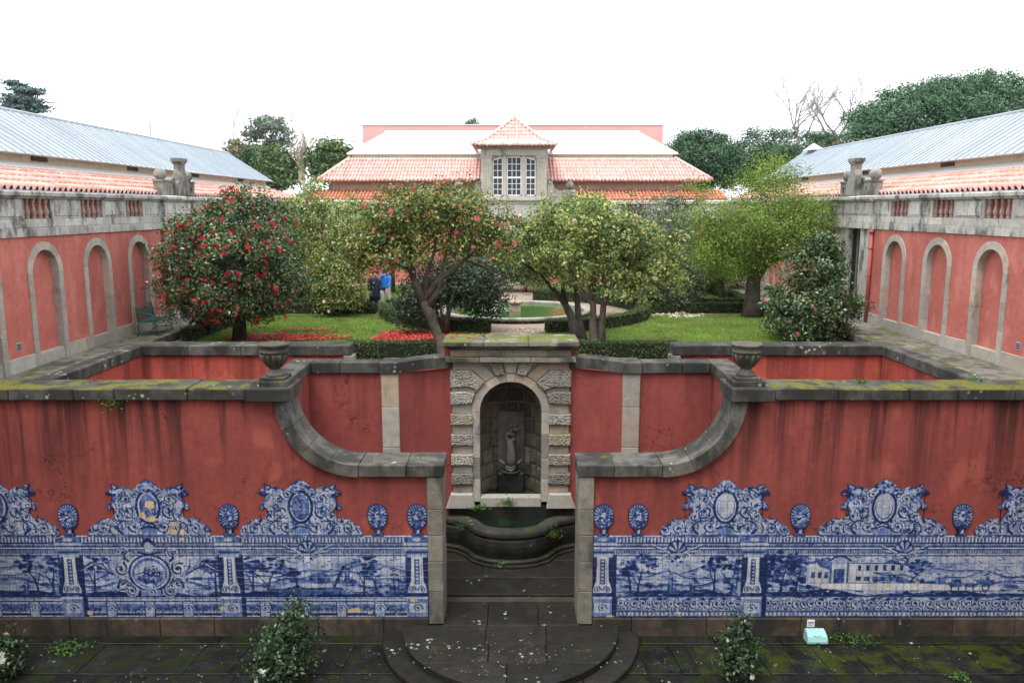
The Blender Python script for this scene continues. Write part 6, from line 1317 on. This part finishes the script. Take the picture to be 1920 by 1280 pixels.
def bare(label,xp,ytop,ybot,Y,w,seed,n=9,r=.3,cat='bare tree',upright=False,col=None):
    rg=np.random.default_rng(seed); p0=px(xp,ybot,Y=Y); p1=px(xp,ytop,Y=Y); g=(p0[0],Y,G0); root=empty('bare_tree',g,label,cat,'bare trees beyond the wings'); gx=np.array(g); H=p1[2]-p0[2]; s_=Y/1520.
    b=MB(); b.tube([(0,0,0),(0,0,p0[2]-G0)],[r,r*.8],7); b.obj('trunk',col or m_barkf,root,True); b2=MB()
    def br(a,d,l,rad,depth):
        pts=[a]; q=a.copy(); dd=d.copy()
        for i in range(5):
            dd=dd+rg.normal(0,.16 if not upright else .05,3); dd[2]+=.06; dd/=np.linalg.norm(dd); q=q+dd*l/5; pts.append(q.copy())
        b2.tube([tuple(k) for k in pts],[rad*(1-.12*i) for i in range(6)],4 if depth>1 else 5)
        if depth<5:
            for k in range(3 if depth<4 else 2):
                nd=dd+rg.normal(0,.55 if not upright else .22,3); nd[2]=abs(nd[2])*.8+.15; nd/=np.linalg.norm(nd); br(pts[2+k if 2+k<6 else 5],nd,l*rg.uniform(.5,.75),rad*.55,depth+1)
    for k in range(n):
        d=np.array((rg.normal(0,.6 if not upright else .14),rg.normal(0,.5 if not upright else .14),1.2)); d/=np.linalg.norm(d); br(np.array((rg.normal(0,w*s_*.25),0,p0[2]-G0)),d,H*rg.uniform(.55,.85),r*.45,1)
    b2.obj('branches',col or m_barkf,root)
m_bk2=plain('bark_bare_grey',(.27,.24,.26),.9)
bare('crooked bare tree, the taller of the pair above the pines',1570,125,258,100,35,83,5,.34,col=m_bk2); bare('crooked bare tree, the lower of the pair above the pines',1497,150,258,100,60,85,5,.3,col=m_bk2)
bare('slim bare poplar rising beside the eucalyptus',437,205,285,105,5,87,3,.08,upright=True,col=m_bk2); bare('slim bare poplar above the metal roof ridge',282,200,262,110,4,89,3,.07,upright=True,col=m_bk2)
bare('twiggy bare tree beside the hip of the pavilion roof',570,265,340,86,26,91,9,.2,upright=True,col=plain('bark_twigs',(.34,.28,.22),.9))
# ------------------------------------------------------------------ fallen petals and leaves
def petals(label,mat,cx,cy,rx,ry,n,z,size,seed,ring=0.,lo=.004):
    rg=np.random.default_rng(seed); a=rg.uniform(0,2*PI,n); r=np.sqrt(rg.uniform(ring,1,n))*(1+.15*np.sin(a*3+seed)); P=np.c_[cx+rx*r*np.cos(a),cy+ry*r*np.sin(a),z+rg.uniform(lo,.035,n)]
    tag(link('fallen_petals',fastmesh('fallen_petals',leaves_at(P,np.tile((0,0,1.),(n,1)),size,size*.75,rg,1.2,.5),4,mat)),label,'petals',kind='stuff')
m_pet=leafmat('fallen_petals_red',[(.42,.03,.03),(.55,.05,.06),(.62,.12,.10),(.35,.09,.04)],.7,.1,.2)
g=G(500,636); petals('carpet of red petals under the red camellia',m_pet,g[0]+.4,g[1]+.1,2.0,.75,1500,ZG+.03,.10,1)
g=G(565,625); petals('red petals scattered across the lawn by the red camellia',m_pet,g[0],g[1],.9,1.0,160,ZG+.03,.10,6,.3)
g=G(775,632); petals('thick bed of red petals beside the leaning trunk',m_pet,g[0],g[1],1.35,1.1,2600,ZG+.03,.10,2)
g=G(960,640); petals('red petals on top of the niche cornice and beside it',m_pet,-1.0,19.1,.5,.35,14,5.59,.10,3)
m_petw=leafmat('fallen_petals_white',[(.62,.58,.5),(.72,.7,.62),(.6,.42,.36)],.7,.1,.2)
petals('white petals drifted along the far rim of the pond',m_petw,PC[0]-1.0,PC[1]+3.7,1.9,.5,600,ZG-.01,.10,4); petals('white petals lying under the white camellia',m_petw,6.4,31.0,1.2,.7,220,ZG+.03,.09,5)
petals('pale petals and leaves strewn on the near path',m_petw,0.2,27.2,.8,.8,40,ZG-.01,.08,7)
for i,(cx,cy,n,lb) in enumerate(((-2.4,14.2,60,'pale leaf litter on the pavement by the steps'),(2.6,14.1,70,'pale leaf litter beside the mossy slabs'),(0,14.2,80,'pale leaf specks on the semicircular steps'),(-6.5,14.3,30,'leaf specks on the dark pavement below the cartouche'),(7,14.3,30,'leaf specks on the mossy pavement'))):
    petals(lb,leafmat('leaf_specks_%d'%i,[(.10,.095,.07),(.20,.19,.15),(.10,.06,.03)],.7,.1,.2),cx,cy,1.9 if cx else 1.8,.8,n,.0 if cx else .272,.045,20+i,lo=.016)
m_dry=leafmat('dry_leaves',[(.20,.11,.05),(.28,.17,.07),(.12,.07,.035)],.8,.1,.1)
petals('dry leaves scattered over the lawn before the leaning camellia',m_dry,-5.6,26.8,4.2,3.6,260,ZG+.02,.07,61); petals('dry leaves scattered over the lawn before the light green tree',m_dry,5.8,26.8,4.0,3.6,220,ZG+.02,.07,62)
# weeds and moss tufts
m_weed=leafmat('weed_leaves',[(.03,.09,.015),(.05,.14,.02),(.08,.19,.03)],.5,.3,.3)
def weed(label,x,y,z,r,h,n,seed,L=.06,droop=0):
    rg=np.random.default_rng(seed); P=np.c_[x+rg.normal(0,r,n),y+rg.normal(0,r*.7,n),z+np.abs(rg.normal(0,h,n))*(1 if not droop else -1)]
    tag(link('weed_tuft',fastmesh('weed_tuft',leaves_at(P,np.tile((0,-.6,.6),(n,1)),L,L*.7,rg,.5,.7),4,m_weed)),label,'weed',kind='stuff')
weed('bright weed growing in the sill of the niche',MC-.05,18.58,1.62,.10,.08,110,1); weed('small weed at the foot of the niche jamb',MC-.75,18.55,1.52,.12,.05,70,2); weed('weed hanging from the mossy coping',-7.75,15.33,4.98,.10,.12,80,3,.05,1)
weed('ground ivy beside the turquoise lamp',6.85,15.27,.01,.28,.05,260,4,.05); weed('ground ivy behind the thin shrub',4.45,15.25,.01,.14,.07,130,5,.055); weed('tuft of weed on the mossy slabs',8.3,13.85,.01,.09,.05,60,6,.06); weed('low fern by the white camellia',-8.75,14.85,.01,.2,.06,150,7,.07)
weed('weed on the curved basin wall',MC+.95,18.1,1.0,.10,.10,90,8,.045); weed('weed on the basin side wall',MC-1.15,18.42,1.05,.10,.08,60,9,.045); weed('sprig on the basin foot',MC-.2,17.66,.52,.08,.05,40,10,.05); weed('tuft on the mossy coping near the terrace',7.0,15.9,5.19,.08,.03,60,11,.05); weed('tuft of weed at the coping corner by the terrace',9.4,16.1,5.19,.10,.03,70,12,.05)
# ------------------------------------------------------------------ bench
bn=empty('garden_bench',(XL+.62,25.1,ZP),'green cast-iron garden bench against the wing wall','bench',rz=R(-90+4))
# local: x along seat, y towards the wall is -, front is +y ; rotated so that +y looks into the court
def bt(name,pts,r,n=6,par=None): return MB().tube(pts,r,n).obj(name,m_iron,par or bn,True)
HW=.66
bk=bt('backrest',[(-HW,-.27,.42),(-HW,-.34,.86),(-.55,-.355,.90),(0,-.36,.915),(.55,-.355,.90),(HW,-.34,.86),(HW,-.27,.42)],.02)
for i in range(-5,6):
    x=i*.12
    for k in range(3):
        z=.50+.13*k; y=-.285-.02*k
        bt('fret',[(x-.06,y,z),(x,y-.01,z+.065),(x+.06,y,z),(x,y,z-.065),(x-.06,y,z)],.010,5,bk)
bt('back_rail',[(-HW,-.275,.44),(HW,-.275,.44)],.018,6,bk)
st_=MB().cbox(-HW,HW,-.26,.24,.415,.43,.004).obj('seat',m_iron,bn)
for i in range(7): bt('seat_slat',[(-HW,-.22+.072*i,.438),(HW,-.22+.072*i,.438)],.014,5,st_)
for i in range(9): bt('apron_fret',[(-.6+.15*i-.07,.25,.40),(-.6+.15*i,.255,.345),(-.6+.15*i+.07,.25,.40)],.011,5,st_)
for s_ in (-1,1):
    x=s_*HW
    bt('leg',[(x,.24,.42),(x,.27,.30),(x,.22,.15),(x,.28,.0)],.018); bt('leg',[(x,-.26,.42),(x,-.30,.25),(x,-.26,.12),(x,-.34,.0)],.018); bt('stretcher',[(x,.22,.15),(x,-.26,.12)],.012)
    bt('armrest',[(x,-.31,.70),(x,-.1,.69),(x,.12,.66),(x,.23,.60),(x,.27,.52),(x,.22,.45)],.018)
    bt('arm_scroll',[(x,.05+.09*math.cos(a)*(1-a/14),.55+.09*math.sin(a)*(1-a/14)) for a in [k*.55 for k in range(15)]],.010,5)
# ------------------------------------------------------------------ court lamp with turquoise cover, black floodlight
m_turq=plain('turquoise_plastic',(.30,.56,.55),.35,var=.08,ns=6); lp=empty('floodlight_cover',(6.12,15.18,.02),'turquoise plastic floodlight cover on the mossy pavement','lamp')
b=MB(); pr=[(-.15,.0),(-.155,.05),(-.12,.14),(-.02,.20),(.08,.225),(.10,.21),(.10,.0)]
b.loft([[(x*(1-.10*(z/.22)),y,z) for y,z in pr] for x in (-.21,-.20,-.1,0,.1,.20,.21)]); b.obj('cover',m_turq,lp,False)
MB().cbox(-.22,.22,-.17,.12,-.005,.012,.004).obj('base_plate',m_dark,lp); MB().cbox(-.03,.03,-.165,-.15,.01,.03,.004).obj('latch',m_dark,lp)
for s_ in (-1,1): MB().tube([(s_*.09,-.1,.165),(s_*.0,-.12,.155),(-s_*.0,-.12,.155)],.006,5).obj('rib',m_turq,lp)
MB().cbox(-.14,.14,-.125,-.11,.05,.10,.006).obj('ridge',m_turq,lp)
fl=empty('floodlight',(4.75,15.2,.0),'small black floodlight beside the thin shrub','lamp'); o=MB().cbox(-.11,.11,-.05,.05,.05,.20,.01).obj('housing',m_dark,fl); o.rotation_euler=(R(-20),0,0); MB().box(-.10,.10,-.052,-.05,.06,.19).obj('lens',m_glass,o)
MB().tube([(-.13,0,.12),(-.13,0,.01),(.13,0,.01),(.13,0,.12)],.01,5).obj('bracket',m_dark,fl)
# ------------------------------------------------------------------ two people walking on the path
m_coat=plain('navy_coat',(.012,.018,.05),.8,var=.1); m_blue=plain('blue_jacket',(.02,.16,.55),.6,var=.15); m_trous=plain('pale_trousers',(.55,.52,.54),.8,var=.06); m_skin=plain('skin',(.50,.30,.23),.6,var=.05); m_hair=plain('dark_hair',(.03,.02,.015),.6); m_greyp=plain('grey_trousers',(.16,.16,.19),.8); m_shoe=plain('dark_shoes',(.02,.02,.02),.5); m_bag=plain('grey_backpack',(.10,.11,.13),.7)
def skin_body(name,J,E,mat,root):
    names=list(J); me=bpy.data.meshes.new(name); me.from_pydata([J[k][:3] for k in names],[(names.index(a),names.index(b)) for a,b in E],[]); o=link(name,me,root)
    o.modifiers.new('skin','SKIN'); sv=me.skin_vertices[0].data
    for i,k in enumerate(names): sv[i].radius=(J[k][3],J[k][4] if len(J[k])>4 else J[k][3]); sv[i].use_root=(k=='pel')
    sb=o.modifiers.new('sub','SUBSURF'); sb.levels=2; sb.render_levels=2; me.materials.append(mat); return o
def person(loc,rz,label,h,stride,trm,topm,coat):
    root=empty('person',loc,label,'person',rz=rz); s=h/1.72
    J={'pel':(0,0,.92,.135,.10),'wst':(0,.0,1.08,.125,.09),'chs':(0,.01,1.28,.15,.10),'nck':(0,.01,1.46,.055,.055),'hd0':(0,.02,1.53,.07,.075),'hd1':(0,.025,1.62,.078,.095),'hd2':(0,.02,1.70,.05,.06)}
    E=[('pel','wst'),('wst','chs'),('chs','nck'),('nck','hd0'),('hd0','hd1'),('hd1','hd2')]
    for sd,sg in (('l',-1),('r',1)):
        k=stride*sg
        J.update({'hp'+sd:(sg*.09,0,.86,.085,.09),'kn'+sd:(sg*.095,.10*k+.03,.48,.06,.06),'an'+sd:(sg*.095,.26*k-.02,.09,.042,.045),'to'+sd:(sg*.10,.26*k+.15,.035,.036,.03),
          'sh'+sd:(sg*.185,.01,1.40,.062,.06),'el'+sd:(sg*.235,-.06*k-.02,1.13,.043,.043),'wr'+sd:(sg*.235,.10-.14*k,.92,.03,.03),'hn'+sd:(sg*.23,.12-.16*k,.83,.032,.02)})
        E+=[('pel','hp'+sd),('hp'+sd,'kn'+sd),('kn'+sd,'an'+sd),('an'+sd,'to'+sd),('chs','sh'+sd),('sh'+sd,'el'+sd),('el'+sd,'wr'+sd),('wr'+sd,'hn'+sd)]
        for q in range(4):
            J['f%d'%q+sd]=(sg*(.215+.012*q),.13-.16*k+.008*q,.755-.006*abs(q-1.5),.009,.009); E.append(('hn'+sd,'f%d'%q+sd))
        J['th'+sd]=(sg*.20,.165-.16*k,.80,.010,.010); E.append(('wr'+sd,'th'+sd))
    J={k:(v[0]*s,v[1]*s,v[2]*s)+tuple(x*s for x in v[3:]) for k,v in J.items()}
    skin_body('body',J,E,m_skin,root)
    def ell(z,rx,ry,cy=0,n=16): return [(rx*s*math.cos(2*PI*i/n),(cy+ry*math.sin(2*PI*i/n))*s,z*s) for i in range(n)]
    # hair, jacket or coat, sleeves, trousers, shoes
    MB().loft([ell(1.55,.085,.06,-.045),ell(1.62,.098,.10,-.005),ell(1.69,.095,.108,.0),ell(1.745,.065,.075,.0),ell(1.76,.02,.02,0)]).obj('hair',m_hair,root,True)
    MB().ball((0,.118*s,1.60*s),.016*s,6,5).obj('nose',m_skin,root,True)
    for sg in (-1,1): MB().ball((sg*.035*s,.104*s,1.635*s),.011*s,6,5).obj('eye',m_dark,root,True); MB().ball((sg*.088*s,.02*s,1.62*s),.02*s,6,5,.5).obj('ear',m_skin,root,True)
    MB().box(-.025*s,.025*s,.100*s,.112*s,1.553*s,1.563*s).obj('mouth',plain('lips',(.35,.12,.11),.6),root)
    if coat: R_=[ell(.52,.235,.18,.0),ell(.75,.225,.165),ell(1.05,.195,.145),ell(1.28,.205,.145,.01),ell(1.40,.19,.12,.01),ell(1.47,.085,.08,.01)]
    else: R_=[ell(.84,.185,.14,0),ell(.95,.185,.14),ell(1.10,.175,.13),ell(1.28,.195,.14,.01),ell(1.40,.18,.115,.01),ell(1.47,.08,.075,.01)]
    MB().loft(R_).obj('coat' if coat else 'jacket',topm,root,True)
    for sd,sg in (('l',-1),('r',1)):
        a=Vector(J['sh'+sd][:3]); e=Vector(J['el'+sd][:3]); w_=Vector(J['wr'+sd][:3])
        MB().tube([a+Vector((-sg*.03,0,.02))*s,(a+e)/2,e,(e+w_)/2,w_],[.085*s,.075*s,.065*s,.058*s,.05*s],10).obj('sleeve',topm,root,True)
        h_=Vector(J['hp'+sd][:3]); k_=Vector(J['kn'+sd][:3]); an=Vector(J['an'+sd][:3])
        MB().tube([h_+Vector((0,0,.10))*s,h_,(h_+k_)/2,k_,(k_+an)/2,an-Vector((0,0,.02))*s],[.10*s,.108*s,.095*s,.075*s,.068*s,.062*s],10).obj('trouser_leg',trm,root,True)
        MB().ball((an.x,an.y+.06*s,.045*s),.05*s,10,7,.9,2.4,.85).obj('shoe',m_shoe,root,True)
    return root
p=px(704,585,Z=ZG); c1=person((p[0],p[1],ZG),R(200),'person in a long navy coat on the garden path',1.64,.35,m_greyp,m_coat,True); 
MB().cbox(-.15,.15,-.30,-.14,1.0,1.40,.05).obj('backpack',m_bag,c1)
p=px(720,583,Z=ZG); person((p[0]+.05,p[1]+.25,ZG),R(150),'person in a blue jacket and pale trousers on the garden path',1.74,.75,m_trous,m_blue,False)
# ------------------------------------------------------------------ air
t=NT('haze_air'); t.t.links.new(t.n('ShaderNodeVolumePrincipled',I={'Color':(.92,.95,1.,1),'Density':.00015,'Anisotropy':.3}).outputs[0],t.out.inputs['Volume']); m_haze=t.m
HZ=True
if HZ: MB().box(-130,130,-30,135,-1.1,31).obj('haze',m_haze,None,kind='stuff',label='thin pale winter haze in the air')
